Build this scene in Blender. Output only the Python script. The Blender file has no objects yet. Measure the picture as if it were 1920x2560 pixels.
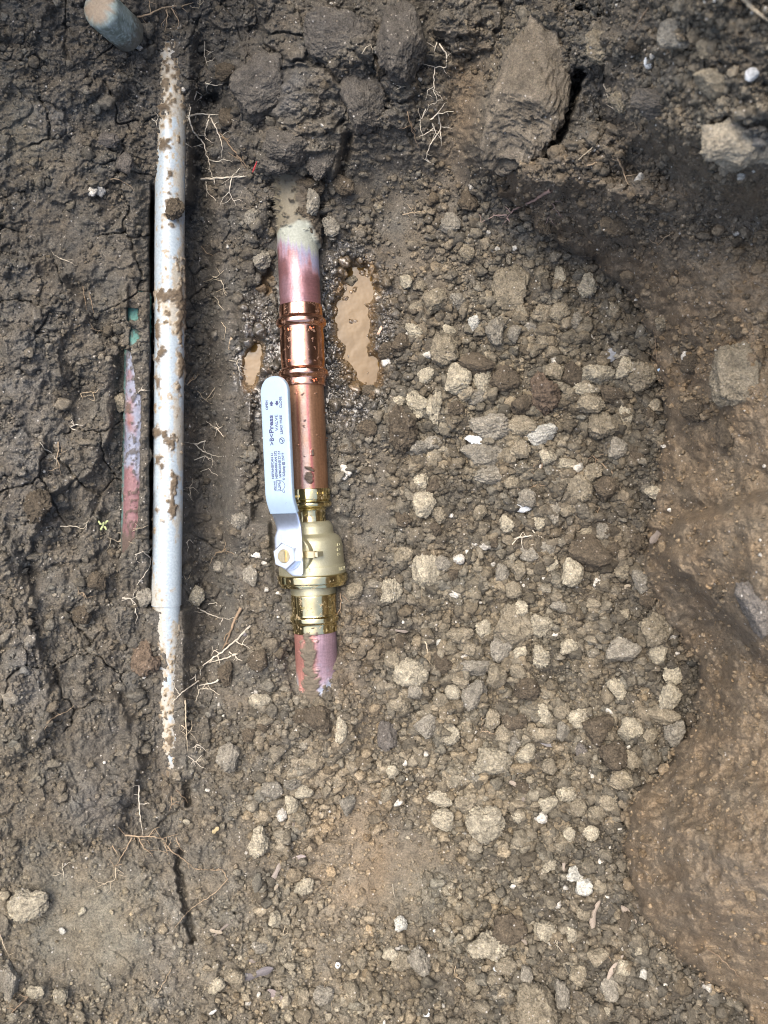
import bpy, math, random
import numpy as np
from mathutils import Vector

# ------------------------------------------------------------------ camera, world, light
PI = math.pi
sc = bpy.context.scene
col = sc.collection
S0 = 0.00028          # metres per photo pixel at z = 0
H = 0.55              # camera height above the trench floor
cd = bpy.data.cameras.new('camera')
cam = bpy.data.objects.new('camera', cd); col.objects.link(cam)
cam.location = (0, 0, H)
cd.sensor_fit = 'HORIZONTAL'; cd.sensor_width = 7.3
cd.lens = 7.3 * H / (1920 * S0)
cd.clip_start = 0.01; cd.clip_end = 200
cd.dof.use_dof = True; cd.dof.focus_distance = 0.535; cd.dof.aperture_fstop = 3.6
sc.camera = cam
sc.cycles.filter_width = 1.05

SUN_EL, SUN_AZ = math.radians(66), math.radians(-35)   # azimuth from +Y towards +X
w = bpy.data.worlds.new('World'); sc.world = w; w.use_nodes = True
wn = w.node_tree; bg = wn.nodes['Background']
sky = wn.nodes.new('ShaderNodeTexSky'); sky.sky_type = 'NISHITA'; sky.sun_disc = False
sky.sun_elevation = SUN_EL; sky.sun_rotation = SUN_AZ
sky.air_density = 1.0; sky.dust_density = 5.0; sky.ozone_density = .7
wn.links.new(sky.outputs[0], bg.inputs[0]); bg.inputs[1].default_value = 0.15
sd = bpy.data.lights.new('sun', 'SUN'); sd.energy = 1.15; sd.angle = math.radians(55); sd.color = (1, .965, .89)
sun = bpy.data.objects.new('sun', sd); col.objects.link(sun)
dv = Vector((math.sin(SUN_AZ) * math.cos(SUN_EL), math.cos(SUN_AZ) * math.cos(SUN_EL), math.sin(SUN_EL)))
sun.rotation_euler = dv.to_track_quat('Z', 'Y').to_euler()
sc.view_settings.view_transform = 'Standard'; sc.view_settings.look = 'None'
sc.view_settings.exposure = 1.55; sc.view_settings.gamma = 1

rng = np.random.default_rng(11); random.seed(5)

def P(X, Y, z):
    """photo pixel on the ray at height z (metres) -> world x, y"""
    k = S0 * (H - z) / H
    return (X - 960) * k, (1280 - Y) * k

def W3(X, Y, z):
    x, y = P(X, Y, z)
    return np.array([x, y, z])

# ------------------------------------------------------------------ noise
def _h(ix, iy, iz, seed):
    with np.errstate(over='ignore'):
        n = (ix.astype(np.int64) * 374761393 + iy.astype(np.int64) * 668265263 + iz * 2147483647 + seed * 974634777) & 0xffffffff
        n = ((n ^ (n >> 13)) * 1274126177) & 0xffffffff
        n = ((n ^ (n >> 16)) * 2246822519) & 0xffffffff
        n = n ^ (n >> 15)
    return (n & 0xffffff).astype(np.float32) / 16777216.0

def gn(x, y, seed=0):
    ix = np.floor(x); iy = np.floor(y)
    fx = (x - ix).astype(np.float32); fy = (y - iy).astype(np.float32)
    ux = fx * fx * fx * (fx * (fx * 6 - 15) + 10); uy = fy * fy * fy * (fy * (fy * 6 - 15) + 10)
    def c(dx, dy):
        a = _h(ix + dx, iy + dy, 0, seed) * (2 * PI)
        return np.cos(a) * (fx - dx) + np.sin(a) * (fy - dy)
    a = c(0, 0); b = c(1, 0); d = c(0, 1); e = c(1, 1)
    return ((a + (b - a) * ux) * (1 - uy) + (d + (e - d) * ux) * uy) * 1.4

def fbm(x, y, octs, seed=0, gain=.5):
    s = 0; a = 1; t = 0
    for i in range(octs):
        s = s + a * gn(x * 2 ** i, y * 2 ** i, seed + i * 17); t += a; a *= gain
    return s / t

def vn3(p, seed=0):
    i = np.floor(p); f = p - i; u = f * f * (3 - 2 * f); r = 0
    for dx in (0, 1):
        for dy in (0, 1):
            for dz in (0, 1):
                wgt = (u[:, 0] if dx else 1 - u[:, 0]) * (u[:, 1] if dy else 1 - u[:, 1]) * (u[:, 2] if dz else 1 - u[:, 2])
                r = r + wgt * _h(i[:, 0] + dx, i[:, 1] + dy, (i[:, 2] + dz).astype(np.int64), seed)
    return r * 2 - 1

def worley(x, y, seed=0):
    """F1, F2, random id of the nearest cell"""
    ix = np.floor(x); iy = np.floor(y)
    f1 = np.full(x.shape, 9., np.float32); f2 = f1.copy(); cid = np.zeros(x.shape, np.float32)
    for dx in (-1, 0, 1):
        for dy in (-1, 0, 1):
            jx = _h(ix + dx, iy + dy, 1, seed); jy = _h(ix + dx, iy + dy, 2, seed)
            d = np.sqrt((ix + dx + jx - x) ** 2 + (iy + dy + jy - y) ** 2).astype(np.float32)
            m = d < f1
            f2 = np.where(m, f1, np.minimum(f2, d)); 
            cid = np.where(m, _h(ix + dx, iy + dy, 3, seed), cid)
            f1 = np.where(m, d, f1)
    return f1, f2, cid

def sstep(a, b, x):
    t = np.clip((x - a) / (b - a), 0, 1); return t * t * (3 - 2 * t)

# ------------------------------------------------------------------ object helpers
def tag(o, label=None, cat=None, group=None, kind=None):
    if label: o['label'] = label
    if cat: o['category'] = cat
    if group: o['group'] = group
    if kind: o['kind'] = kind
    return o

def mesh_np(name, V, F, mat=None, smooth=True, colr=None, prop=None):
    V = np.asarray(V, np.float32); F = np.asarray(F, np.int32)
    me = bpy.data.meshes.new(name)
    n, k = F.shape
    me.vertices.add(len(V)); me.vertices.foreach_set('co', V.ravel())
    me.loops.add(n * k); me.loops.foreach_set('vertex_index', F.ravel())
    me.polygons.add(n); me.polygons.foreach_set('loop_start', np.arange(0, n * k, k, dtype=np.int32))
    me.polygons.foreach_set('use_smooth', np.full(n, smooth, bool))
    me.update(calc_edges=True)
    for nm, a in (('Col', colr), ('Prop', prop)):
        if a is not None:
            at = me.attributes.new(nm, 'FLOAT_COLOR', 'POINT')
            c4 = np.ones((len(V), 4), np.float32); c4[:, :3] = a
            at.data.foreach_set('color', c4.ravel())
    if mat: me.materials.append(mat)
    return me

def obj(name, me, parent=None, loc=None):
    o = bpy.data.objects.new(name, me); col.objects.link(o)
    if loc is not None: o.location = loc
    if parent:
        o.parent = parent
    return o

def empty(name, loc=(0, 0, 0)):
    o = bpy.data.objects.new(name, None); col.objects.link(o); o.location = loc; o.empty_display_size = .02
    return o

# ------------------------------------------------------------------ materials
def newmat(name):
    m = bpy.data.materials.new(name); m.use_nodes = True
    nt = m.node_tree
    return m, nt, nt.nodes['Principled BSDF']

def N(nt, t, **kw):
    n = nt.nodes.new(t)
    for k, v in kw.items(): setattr(n, k, v)
    return n

def mixc(nt, blend, fac, a, b):
    n = N(nt, 'ShaderNodeMix', data_type='RGBA', blend_type=blend)
    for i, v in ((0, fac), (6, a), (7, b)):
        if isinstance(v, bpy.types.NodeSocket): nt.links.new(v, n.inputs[i])
        elif i == 0: n.inputs[0].default_value = v
        else: n.inputs[i].default_value = (*v, 1)
    return n.outputs[2]

def mapr(nt, src, a, b, c, d):
    n = N(nt, 'ShaderNodeMapRange'); nt.links.new(src, n.inputs[0])
    for i, v in enumerate((a, b, c, d)): n.inputs[i + 1].default_value = v
    return n.outputs[0]

def soil_mat(name, use_obj_color=False, bump=0.5, speck=1.0):
    m, nt, b = newmat(name); L = nt.links
    geo = N(nt, 'ShaderNodeNewGeometry')
    pos = geo.outputs['Position']
    at = N(nt, 'ShaderNodeAttribute', attribute_name='Col')
    base = at.outputs['Color']
    if use_obj_color:
        oi = N(nt, 'ShaderNodeObjectInfo')
        base = mixc(nt, 'MULTIPLY', 1.0, base, oi.outputs['Color'])
    n1 = N(nt, 'ShaderNodeTexNoise'); n1.inputs['Scale'].default_value = 900; n1.inputs['Detail'].default_value = 4; n1.inputs['Roughness'].default_value = .7
    L.new(pos, n1.inputs['Vector'])
    n2 = N(nt, 'ShaderNodeTexNoise'); n2.inputs['Scale'].default_value = 160; n2.inputs['Detail'].default_value = 5; n2.inputs['Roughness'].default_value = .6
    L.new(pos, n2.inputs['Vector'])
    f1 = mapr(nt, n1.outputs['Fac'], .3, .7, .48, 1.5)
    f2 = mapr(nt, n2.outputs['Fac'], .3, .7, .70, 1.28)
    mu = N(nt, 'ShaderNodeMath', operation='MULTIPLY'); L.new(f1, mu.inputs[0]); L.new(f2, mu.inputs[1])
    cc = N(nt, 'ShaderNodeCombineColor')
    for i in range(3): L.new(mu.outputs[0], cc.inputs[i])
    base = mixc(nt, 'MULTIPLY', 1.0, base, cc.outputs[0])
    # mineral grains: small pale dots, one cell in several
    vo = N(nt, 'ShaderNodeTexVoronoi'); vo.inputs['Scale'].default_value = 420; L.new(pos, vo.inputs['Vector'])
    sepc = N(nt, 'ShaderNodeSeparateColor'); L.new(vo.outputs['Color'], sepc.inputs[0])
    g = mapr(nt, sepc.outputs[0], .86, .90, 0, 1)
    d = mapr(nt, vo.outputs['Distance'], .20, .30, 1, 0)
    mg = N(nt, 'ShaderNodeMath', operation='MULTIPLY'); L.new(g, mg.inputs[0]); L.new(d, mg.inputs[1])
    ms = N(nt, 'ShaderNodeMath', operation='MULTIPLY'); L.new(mg.outputs[0], ms.inputs[0]); ms.inputs[1].default_value = .62 * speck
    gc = N(nt, 'ShaderNodeMix', data_type='RGBA'); L.new(sepc.outputs[1], gc.inputs[0])
    gc.inputs[6].default_value = (.25, .20, .145, 1); gc.inputs[7].default_value = (.55, .53, .49, 1)
    base = mixc(nt, 'MIX', ms.outputs[0], base, gc.outputs[2])
    L.new(base, b.inputs['Base Color'])
    pr = N(nt, 'ShaderNodeAttribute', attribute_name='Prop')
    sp = N(nt, 'ShaderNodeSeparateColor'); L.new(pr.outputs['Color'], sp.inputs[0])
    L.new(sp.outputs[0], b.inputs['Roughness'])
    b.inputs['Specular IOR Level'].default_value = .4
    L.new(sp.outputs[1], b.inputs['Coat Weight']); b.inputs['Coat Roughness'].default_value = .05
    add = N(nt, 'ShaderNodeMath', operation='ADD'); L.new(n1.outputs['Fac'], add.inputs[0]); L.new(n2.outputs['Fac'], add.inputs[1])
    bu = N(nt, 'ShaderNodeBump'); bu.inputs['Strength'].default_value = bump; bu.inputs['Distance'].default_value = .0024
    L.new(add.outputs[0], bu.inputs['Height']); L.new(bu.outputs[0], b.inputs['Normal'])
    return m

def attr_mat(name, bump=.25, bscale=700, coat=0):
    """colour from Col; roughness, metallic from Prop"""
    m, nt, b = newmat(name); L = nt.links
    at = N(nt, 'ShaderNodeAttribute', attribute_name='Col'); pr = N(nt, 'ShaderNodeAttribute', attribute_name='Prop')
    sp = N(nt, 'ShaderNodeSeparateColor'); L.new(pr.outputs['Color'], sp.inputs[0])
    geo = N(nt, 'ShaderNodeNewGeometry')
    n1 = N(nt, 'ShaderNodeTexNoise'); n1.inputs['Scale'].default_value = bscale; n1.inputs['Detail'].default_value = 4
    L.new(geo.outputs['Position'], n1.inputs['Vector'])
    f1 = mapr(nt, n1.outputs['Fac'], .3, .7, .85, 1.12)
    cc = N(nt, 'ShaderNodeCombineColor')
    for i in range(3): L.new(f1, cc.inputs[i])
    L.new(mixc(nt, 'MULTIPLY', 1.0, at.outputs['Color'], cc.outputs[0]), b.inputs['Base Color'])
    L.new(sp.outputs[0], b.inputs['Roughness']); L.new(sp.outputs[1], b.inputs['Metallic'])
    bu = N(nt, 'ShaderNodeBump'); bu.inputs['Distance'].default_value = .001; L.new(n1.outputs['Fac'], bu.inputs['Height'])
    mb = N(nt, 'ShaderNodeMath', operation='MULTIPLY'); L.new(sp.outputs[2], mb.inputs[0]); mb.inputs[1].default_value = bump
    L.new(mb.outputs[0], bu.inputs['Strength']); L.new(bu.outputs[0], b.inputs['Normal'])
    b.inputs['Coat Weight'].default_value = coat
    return m

def flat_mat(name, c, rough=.5, metal=0, var=.12, scale=500, bump=.1, dirt=None, spec=.5):
    m, nt, b = newmat(name); L = nt.links
    geo = N(nt, 'ShaderNodeNewGeometry')
    n1 = N(nt, 'ShaderNodeTexNoise'); n1.inputs['Scale'].default_value = scale; n1.inputs['Detail'].default_value = 5; L.new(geo.outputs['Position'], n1.inputs['Vector'])
    f = mapr(nt, n1.outputs['Fac'], .3, .7, 1 - var, 1 + var)
    cc = N(nt, 'ShaderNodeCombineColor')
    for i in range(3): L.new(f, cc.inputs[i])
    base = mixc(nt, 'MULTIPLY', 1.0, c, cc.outputs[0])
    b.inputs['Metallic'].default_value = metal; b.inputs['Specular IOR Level'].default_value = spec
    b.inputs['Roughness'].default_value = rough
    if dirt:
        lo, sca, dcol = dirt
        n2 = N(nt, 'ShaderNodeTexNoise'); n2.inputs['Scale'].default_value = sca; n2.inputs['Detail'].default_value = 6; n2.inputs['Roughness'].default_value = .7
        L.new(geo.outputs['Position'], n2.inputs['Vector'])
        fd = mapr(nt, n2.outputs['Fac'], lo, lo + .03, 0, 1)
        base = mixc(nt, 'MIX', fd, base, dcol)
        rm = N(nt, 'ShaderNodeMath', operation='MULTIPLY_ADD'); L.new(fd, rm.inputs[0]); rm.inputs[1].default_value = .85 - rough; rm.inputs[2].default_value = rough
        L.new(rm.outputs[0], b.inputs['Roughness'])
        if metal:
            mm = N(nt, 'ShaderNodeMath', operation='MULTIPLY_ADD'); L.new(fd, mm.inputs[0]); mm.inputs[1].default_value = -metal; mm.inputs[2].default_value = metal
            L.new(mm.outputs[0], b.inputs['Metallic'])
    L.new(base, b.inputs['Base Color'])
    bu = N(nt, 'ShaderNodeBump'); bu.inputs['Strength'].default_value = bump; bu.inputs['Distance'].default_value = .0008
    L.new(n1.outputs['Fac'], bu.inputs['Height']); L.new(bu.outputs[0], b.inputs['Normal'])
    return m

M_ground = soil_mat('ground_soil', bump=.55)
M_crumb = soil_mat('crumb_soil', bump=.5)
M_clod = soil_mat('clod_soil', True, bump=.75, speck=1.1)
M_pipe = attr_mat('weathered_pipe', bump=.35)
M_copper = flat_mat('polished_copper', (.66, .36, .25), .20, 1, .16, 120, .10, dirt=(.60, 260, (.17, .10, .065)))
M_brass = flat_mat('polished_brass', (.62, .53, .29), .14, 1, .12, 140, .07, dirt=(.595, 300, (.24, .18, .10)))
M_cast = flat_mat('cast_brass', (.43, .41, .28), .45, .7, .08, 1400, .35, dirt=(.64, 300, (.16, .12, .08)))
M_steel = flat_mat('zinc_plated_steel', (.74, .80, .88), .36, 1, .08, 300, .08, dirt=(.67, 330, (.12, .09, .06)))
M_sleeve = flat_mat('pale_blue_vinyl', (.26, .345, .425), .42, 0, .03, 300, .04, dirt=(.665, 800, (.16, .17, .20)))
M_ink = flat_mat('dark_blue_ink', (.03, .035, .10), .6, 0, .05)
M_stem = flat_mat('stem_brass', (.60, .50, .30), .33, 1, .1, 600, .15)
M_root = attr_mat('root_bark', bump=.5, bscale=900)
M_chip = attr_mat('weathered_wood', bump=.6, bscale=1200)

# ------------------------------------------------------------------ terrain
gx = np.arange(0, 13) * 160.; gy = np.arange(0, 17) * 160.
BASE = np.array([
 [70,65,50,32,40,52,56,62,70,80,90,100,110],
 [60,55,38,10,35,48,50,56,60,72,84,98,108],
 [50,42,28, 2,28,38,35,42,52,60,76, 92,102],
 [42,34,22,-4,14,24, 8,14,30,44,56, 62, 70],
 [38,30,17,-9,-4, 4, 2, 6,12,16,20, 25, 30],
 [36,28,16,-12,-6,-5, 1, 5, 9,12,14, 16, 20],
 [36,28,15,-12,-5, 0, 3, 7,10,12,14, 16, 20],
 [36,28,15,-12,-6, 2, 5, 9,11,13,14, 16, 20],
 [36,26,14,-12,-4, 3, 6, 9,12,14,15, 16, 20],
 [34,24,12,-10, 0, 4, 7,10,13,15,16, 18, 20],
 [34,25,13,-6, 3, 7, 9,11,14,16,18, 20, 22],
 [36,27,14, 0, 8,14,11,12,14,17,20, 22, 25],
 [38,30,18, 8,13,14,12,13,15,18,22, 24, 28],
 [44,36,26,16,17,15,13,15,17,20,24, 28, 32],
 [50,42,34,24,20,17,15,17,20,24,28, 32, 36],
 [60,46,38,28,22,20,19,21,25,30,34, 38, 42],
 [70,52,40,30,24,22,23,25,30,36,40, 44, 48]], float)
DRY = np.array([
 [.3,.25,.15,.1,.15,.25,.25,.35,.4,.4,.4,.5,.5],
 [.35,.2,.15,.05,.15,.2,.2,.3,.5,.3,.3,.5,.5],
 [.5,.3,.2,.05,.2,.25,.15,.25,.4,.2,.3,.5,.6],
 [.35,.3,.25,.1,.2,.25,.3,.3,.2,.15,.2,.3,.4],
 [.3,.25,.25,.15,.1,.1,.35,.45,.5,.35,.35,.4,.4],
 [.3,.25,.3,.15,.1,.05,.3,.6,.7,.65,.4,.4,.4],
 [.35,.25,.25,.1,.1,.05,.4,.7,.8,.7,.4,.4,.4],
 [.4,.3,.2,.1,.15,.25,.5,.7,.8,.7,.45,.4,.4],
 [.4,.3,.2,.1,.2,.3,.45,.6,.5,.4,.4,.35,.3],
 [.45,.3,.25,.15,.3,.3,.45,.7,.75,.65,.4,.3,.4],
 [.5,.35,.25,.2,.3,.25,.45,.75,.8,.7,.5,.4,.4],
 [.5,.35,.25,.3,.4,.35,.6,.8,.8,.75,.6,.4,.35],
 [.55,.4,.3,.4,.5,.6,.8,.85,.85,.75,.5,.4,.4],
 [.6,.5,.4,.45,.6,.7,.75,.85,.8,.7,.35,.3,.3],
 [.7,.7,.7,.6,.65,.75,.75,.8,.8,.6,.4,.3,.35],
 [.75,.75,.8,.7,.75,.8,.85,.8,.7,.6,.5,.45,.45],
 [.7,.7,.75,.7,.75,.8,.8,.7,.6,.55,.5,.45,.45]], float)

def cubic1(a, t, axis):
    n = a.shape[axis]; i = np.clip(np.floor(t).astype(int), 0, n - 2); f = np.clip(t - i, 0, 1)
    g = lambda k: np.take(a, np.clip(i + k, 0, n - 1), axis=axis)
    p0, p1, p2, p3 = g(-1), g(0), g(1), g(2)
    f = f[:, None] if axis == 0 else f[None, :]
    return .5 * (2 * p1 + (p2 - p0) * f + (2 * p0 - 5 * p1 + 4 * p2 - p3) * f * f + (3 * p1 - p0 - 3 * p2 + p3) * f ** 3)

def grow(start, sign, n=34, first=6, g=1.22, maxv=30000):
    out = []; x = start; st = first
    while abs(x - start) < maxv:
        x += sign * st; st *= g; out.append(x)
    return out
xs = np.array(grow(-30, -1)[::-1] + list(np.arange(-30, 1951, 2.)) + grow(1950, 1))
ys = np.array(grow(-30, -1)[::-1] + list(np.arange(-30, 2591, 2.)) + grow(2590, 1))
ctrl = lambda A: cubic1(cubic1(A, np.clip(ys / 160, 0, 16), 0), np.clip(xs / 160, 0, 12), 1)
X, Y = np.meshgrid(xs, ys); X = X.astype(np.float32); Y = Y.astype(np.float32)
inx = np.clip(X, -30, 1950); iny = np.clip(Y, -30, 2590)
out_d = np.hypot(X - inx, Y - iny)                      # px outside the frame
base = ctrl(BASE).astype(np.float32)
dry = np.clip(ctrl(DRY), 0, 1).astype(np.float32)

def seg_d(pts, X, Y):
    best = np.full(X.shape, 1e9, np.float32)
    for (x0, y0), (x1, y1) in zip(pts[:-1], pts[1:]):
        dx, dy = x1 - x0, y1 - y0
        t = np.clip(((X - x0) * dx + (Y - y0) * dy) / (dx * dx + dy * dy), 0, 1)
        best = np.minimum(best, np.hypot(X - x0 - t * dx, Y - y0 - t * dy))
    return best

def inside(pts, X, Y):
    r = np.zeros(X.shape, bool)
    n = len(pts)
    for i in range(n):
        x0, y0 = pts[i]; x1, y1 = pts[(i + 1) % n]
        if y0 == y1: continue
        c = ((y0 > Y) != (y1 > Y)) & (X < (x1 - x0) * (Y - y0) / (y1 - y0) + x0)
        r ^= c
    return r

def sdf(pts, X, Y, warp=0, ws=60, seed=3):
    if warp:
        X = X + warp * fbm(X / ws, Y / ws, 3, seed); Y = Y + warp * fbm(X / ws + 31, Y / ws + 7, 3, seed + 5)
    d = seg_d(list(pts) + [pts[0]], X, Y)
    return np.where(inside(pts, X, Y), d, -d)

def gauss(cx, cy, sx, sy, rot=0):
    c, s = math.cos(math.radians(rot)), math.sin(math.radians(rot))
    dx, dy = X - cx, Y - cy
    u = (dx * c + dy * s) / sx; v = (-dx * s + dy * c) / sy
    return np.exp(-(u * u + v * v))

# right hand wall
WALL = [(1240,480),(1340,565),(1490,660),(1600,780),(1640,900),(1655,1060),(1640,1250),(1610,1400),(1640,1530),(1745,1660),
        (1735,1800),(1650,1930),(1545,2010),(1560,2150),(1600,2290),(1700,2400),(1830,2500),(2000,2640),(2600,3200),(9000,3200),(9000,-2000),(1500,-2000),(1500,300),(1300,380)]
dw = sdf(WALL, X, Y, 30, 70, 4) + 5 * fbm(X / 16, Y / 16, 2, 6)
wall = np.where(dw > 0, 135 * (1 - np.exp(-np.maximum(dw, 0) / 190)) + 10 * sstep(0, 16, dw), 0)
wall = wall * (.80 + .20 * sstep(420, 800, Y)) * (1 - .25 * sstep(2200, 2560, Y))
# ledges and bulges in the wall
wl = np.clip(dw / 60, 0, 1)
lob = 9 * np.tanh(1.8 * fbm(X / 260 + 9, Y / 210, 3, 41)) + 3 * fbm(X / 90, Y / 80, 3, 43) + .9 * fbm(X / 24, Y / 20, 3, 47)
wall = wall + wl * lob
rid = sdf([(1630,1380),(1700,1440),(1790,1530),(1900,1640),(2100,1800),(2400,1500),(2300,1200),(1900,1230),(1700,1300)], X, Y, 16, 70, 9)
wall = wall + 24 * sstep(-12, 20, rid) * wl
wall = wall + 26 * gauss(1895, 1500, 62, 120, 10) + 12 * gauss(1850, 940, 70, 120, 20)
z = base + wall
# upper right shelf of higher ground
SH = [(1330,-2000),(1345,60),(1290,150),(1235,290),(1222,350),(1250,400),(1330,415),(1420,395),(1500,350),(1560,330),(1680,330),(1760,390),(1900,430),(2400,470),(9000,400),(9000,-2000)]
ds = sdf(SH, X, Y, 14, 40, 12)
z = z + 40 * sstep(-110, 40, ds) + 22 * sstep(60, 420, ds)
SL = [(1335,60),(1400,90),(1450,150),(1440,230),(1408,300),(1398,350),(1330,410),(1250,400),(1228,350),(1240,290),(1290,150)]
dl = sdf(SL, X, Y, 10, 30, 13)
z = z - 8 * sstep(-20, 10, dl); z = z - 34 * sstep(20, 5, seg_d([(1450,185),(1432,240),(1408,290),(1400,330),(1370,385)], X + 8 * gn(X / 22, Y / 22, 5), Y)) * sstep(-20, 5, ds)
bd = sdf([(1730,300),(1800,270),(1960,290),(1960,400),(1880,425),(1800,400)], X, Y, 20, 40, 14)
z = z - 10 * sstep(14, 2, seg_d([(1820,300),(1880,310),(1950,308)], X, Y + 6 * gn(X / 30, Y / 30, 8)))
z = z - 12 * sstep(10, 2, seg_d([(1445,20),(1520,40),(1515,30)], X, Y + 8 * gn(X / 30, Y / 30, 9)))
# top: clump hanging over the copper pipe
cl = sdf([(655,330),(700,300),(770,300),(830,290),(865,330),(860,420),(825,475),(800,500),(790,470),(760,440),(700,436),(660,430)], X, Y, 14, 35, 15)
z = z + (9 + 8 * gauss(780, 380, 70, 70)) * sstep(-8, 16, cl)
z = z - 12 * np.exp(-(seg_d([(872,340),(850,440),(815,490)], X, Y) / 10) ** 2)
wX = X + 30 * fbm(X / 60, Y / 60, 3, 301); wY = Y + 30 * fbm(X / 60 + 40, Y / 60, 3, 302)
bm_ = np.clip(sstep(450, 300, Y) * sstep(440, 500, X) * sstep(1330, 1240, X) + .55 * sstep(380, 330, X) * sstep(2150, 1950, Y) + .5 * sstep(0, 60, ds), 0, 1)
for cell_, am_, sd_ in ((150, 11, 311), (80, 7, 312)):
    g1, g2, gi = worley(wX / cell_, wY / cell_, sd_)
    z = z + bm_ * am_ * ((gi - .4) * sstep(.0, .14, g2 - g1) * 1.2 + .35 * (1 - g1) - .25)
z = z + 14 * gauss(1010, 60, 60, 90) + 12 * gauss(900, 120, 70, 60) - 12 * gauss(1150, 300, 50, 160, 15)
z = z + 10 * gauss(700, 180, 110, 90)                      # smooth face
z = z - 22 * gauss(535, 245, 26, 34, 30) - 14 * gauss(560, 280, 20, 20)   # hole among roots
# channel between the white and the copper pipes
lip = seg_d([(640,560),(600,760),(640,900),(610,1100),(590,1250),(600,1340)], X, Y)
ch = sstep(70, 10, np.abs(X - (505 + .04 * (Y - 900)) + 14 * gn(Y / 90, X / 300, 3))) * sstep(200, 420, Y) * sstep(1780, 1500, Y)
z = z - 21 * ch + 7 * np.exp(-(lip / 24) ** 2)
z = z + 11 * gauss(645, 1310, 52, 70)                      # flat brown boulder by the valve
# left bank steps
lb = sdf([(-500,620),(60,640),(160,700),(230,800),(300,900),(290,1050),(240,1180),(110,1260),(60,1440),(110,1640),(150,1800),(40,1900),(-500,2000)], X, Y, 30, 80, 21)
z = z + 11 * sstep(-10, 14, lb)
z = z - 11 * gauss(205, 1000, 34, 60, 10) - 12 * gauss(70, 1400, 26, 70, -20) - 9 * gauss(205, 720, 40, 22) - 9 * gauss(265, 1300, 22, 26) - 7 * gauss(200, 1000, 60, 110, 10) - 7 * gauss(150, 1370, 40, 50)
z = z + 8 * gauss(330, 690, 60, 60)
# gap on the left of the white pipe
z = z - 26 * sstep(9, 2, np.abs(X - (381 - .004 * (Y - 800)) + 2 * gn(Y / 60, X / 200, 2))) * sstep(440, 520, Y) * sstep(1500, 1250, Y)
z = z - 12 * sstep(13, 3, seg_d([(452,1930),(470,1800),(455,1700),(470,2010)], X + 6 * gn(X / 20, Y / 20, 7), Y))
z = z - 10 * sstep(14, 3, seg_d([(450,2130),(445,2170),(470,2290),(480,2350)], X + 8 * gn(X / 20, Y / 20, 7), Y))
z = z + 8 * sstep(-10, 14, sdf([(120,1700),(300,1740),(360,1900),(300,2080),(160,2110),(60,2000)], X, Y, 24, 60, 23))
# soil mound over the far ends of the pipes
z = z + 13 * gauss(800, 1790, 60, 70) + 5 * gauss(845, 1600, 30, 90)
# puddle basins
pud = np.maximum(gauss(884, 815, 46, 130, -4), gauss(900, 715, 42, 60, 0)); pud = np.maximum(pud, .8 * gauss(920, 930, 40, 50))
pud = np.maximum(pud, .9 * gauss(632, 910, 24, 60, 12)); pud = np.maximum(pud, .7 * gauss(668, 700, 16, 40, 0))
WATER = -9.0
pud = np.clip(pud * 1.25 + .30 * fbm(X / 34, Y / 34, 4, 44) * (pud > .08), 0, 1.2)
flat = np.clip(pud * 1.5, 0, 1)
z = z * (1 - flat) + (WATER - 4.5 * np.clip((pud - .42) * 2.2, -1.2, 1)) * flat
wet = np.clip(gauss(850, 840, 150, 260) * 1.3 + gauss(630, 900, 60, 180), 0, 1)

# pipe beds: straight axis of the copper line in photo px
AX = lambda y: 745 + .0449 * (y - 620)
def bed(cx, rad, y0, y1, top):
    """keep the soil below `top` (mm) within rad px of the pipe centre"""
    global z
    m = sstep(rad + 16, rad + 2, np.abs(X - cx)) * sstep(y0 - 12, y0 + 12, Y) * sstep(y1 + 12, y1 - 12, Y)
    z = z * (1 - m) + np.minimum(z, top) * m
bed(AX(Y), 60, 505, 1640, 3)
bed(AX(Y), 92, 1290, 1470, -1)
bed(700, 60, 960, 1300, -6)
bed(424, 40, 520, 1500, 2)

def cover(cx, rad, y0, y1, lt, rt, nz=1.0, ns=12, fade=34, soft=6):
    """set the soil on the left and right of a pipe (mm), with a ragged edge"""
    global z
    side = sstep(-soft, soft, X - cx)
    t_ = lt * (1 - side) + rt * side + nz * (fbm(X / ns, Y / ns, 4, 57) * 2.2 + .8 * gn(X / 5, Y / 5, 58))
    m = sstep(rad + fade, rad, np.abs(X - cx)) * sstep(y0 - 10, y0 + 10, Y) * sstep(y1 + 14, y1 - 14, Y)
    z = z * (1 - m) + t_ * m
XW = np.interp(Y, [60, 200, 400, 600, 900, 1200, 1508, 1700, 1850, 2000], [431, 429, 426, 424, 423, 421, 416, 419, 424, 430])
CW = np.interp(Y, [60, 250, 500, 900, 1300, 1510, 1700, 1950], [30, 27, 23, 20.5, 20, 19.5, 17, 12])
ip = lambda a_, b_: np.interp(Y, a_, b_).astype(np.float32)
cover(XW, 40, 70, 512, CW + ip([70, 105, 150, 220, 420, 520], [3, -1.6, -1.3, -2.0, -3.6, -10]), CW + ip([70, 105, 150, 215, 260, 300], [3, -1.4, -1.6, -4, -9, -13]), .75)
cover(XW + 0, 34, 1520, 1950, CW - 1 + ip([1500, 1530, 1600, 1700, 1800, 1900, 1945], [-9, -1.2, -1.0, -.9, -.95, -1.5, .6]), CW - 1 + ip([1500, 1530, 1600, 1700, 1800, 1900, 1945], [-12, -8, -5, -2.4, -1.6, -1.6, .6]), .45, 9)
LOW = ip([1590, 1640, 1700, 1760, 1810, 1900], [1, 2, 5, 9, 15, 18])
cover(AX(Y), 66, 1605, 1880, LOW - 2.5 * sstep(1700, 1650, Y) - 2, LOW + 4 * sstep(1620, 1680, Y), .5, 16, 40, 18)
LOWU = ip([380, 420, 438, 470, 560], [37, 35, 17, 8, 4])
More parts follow.
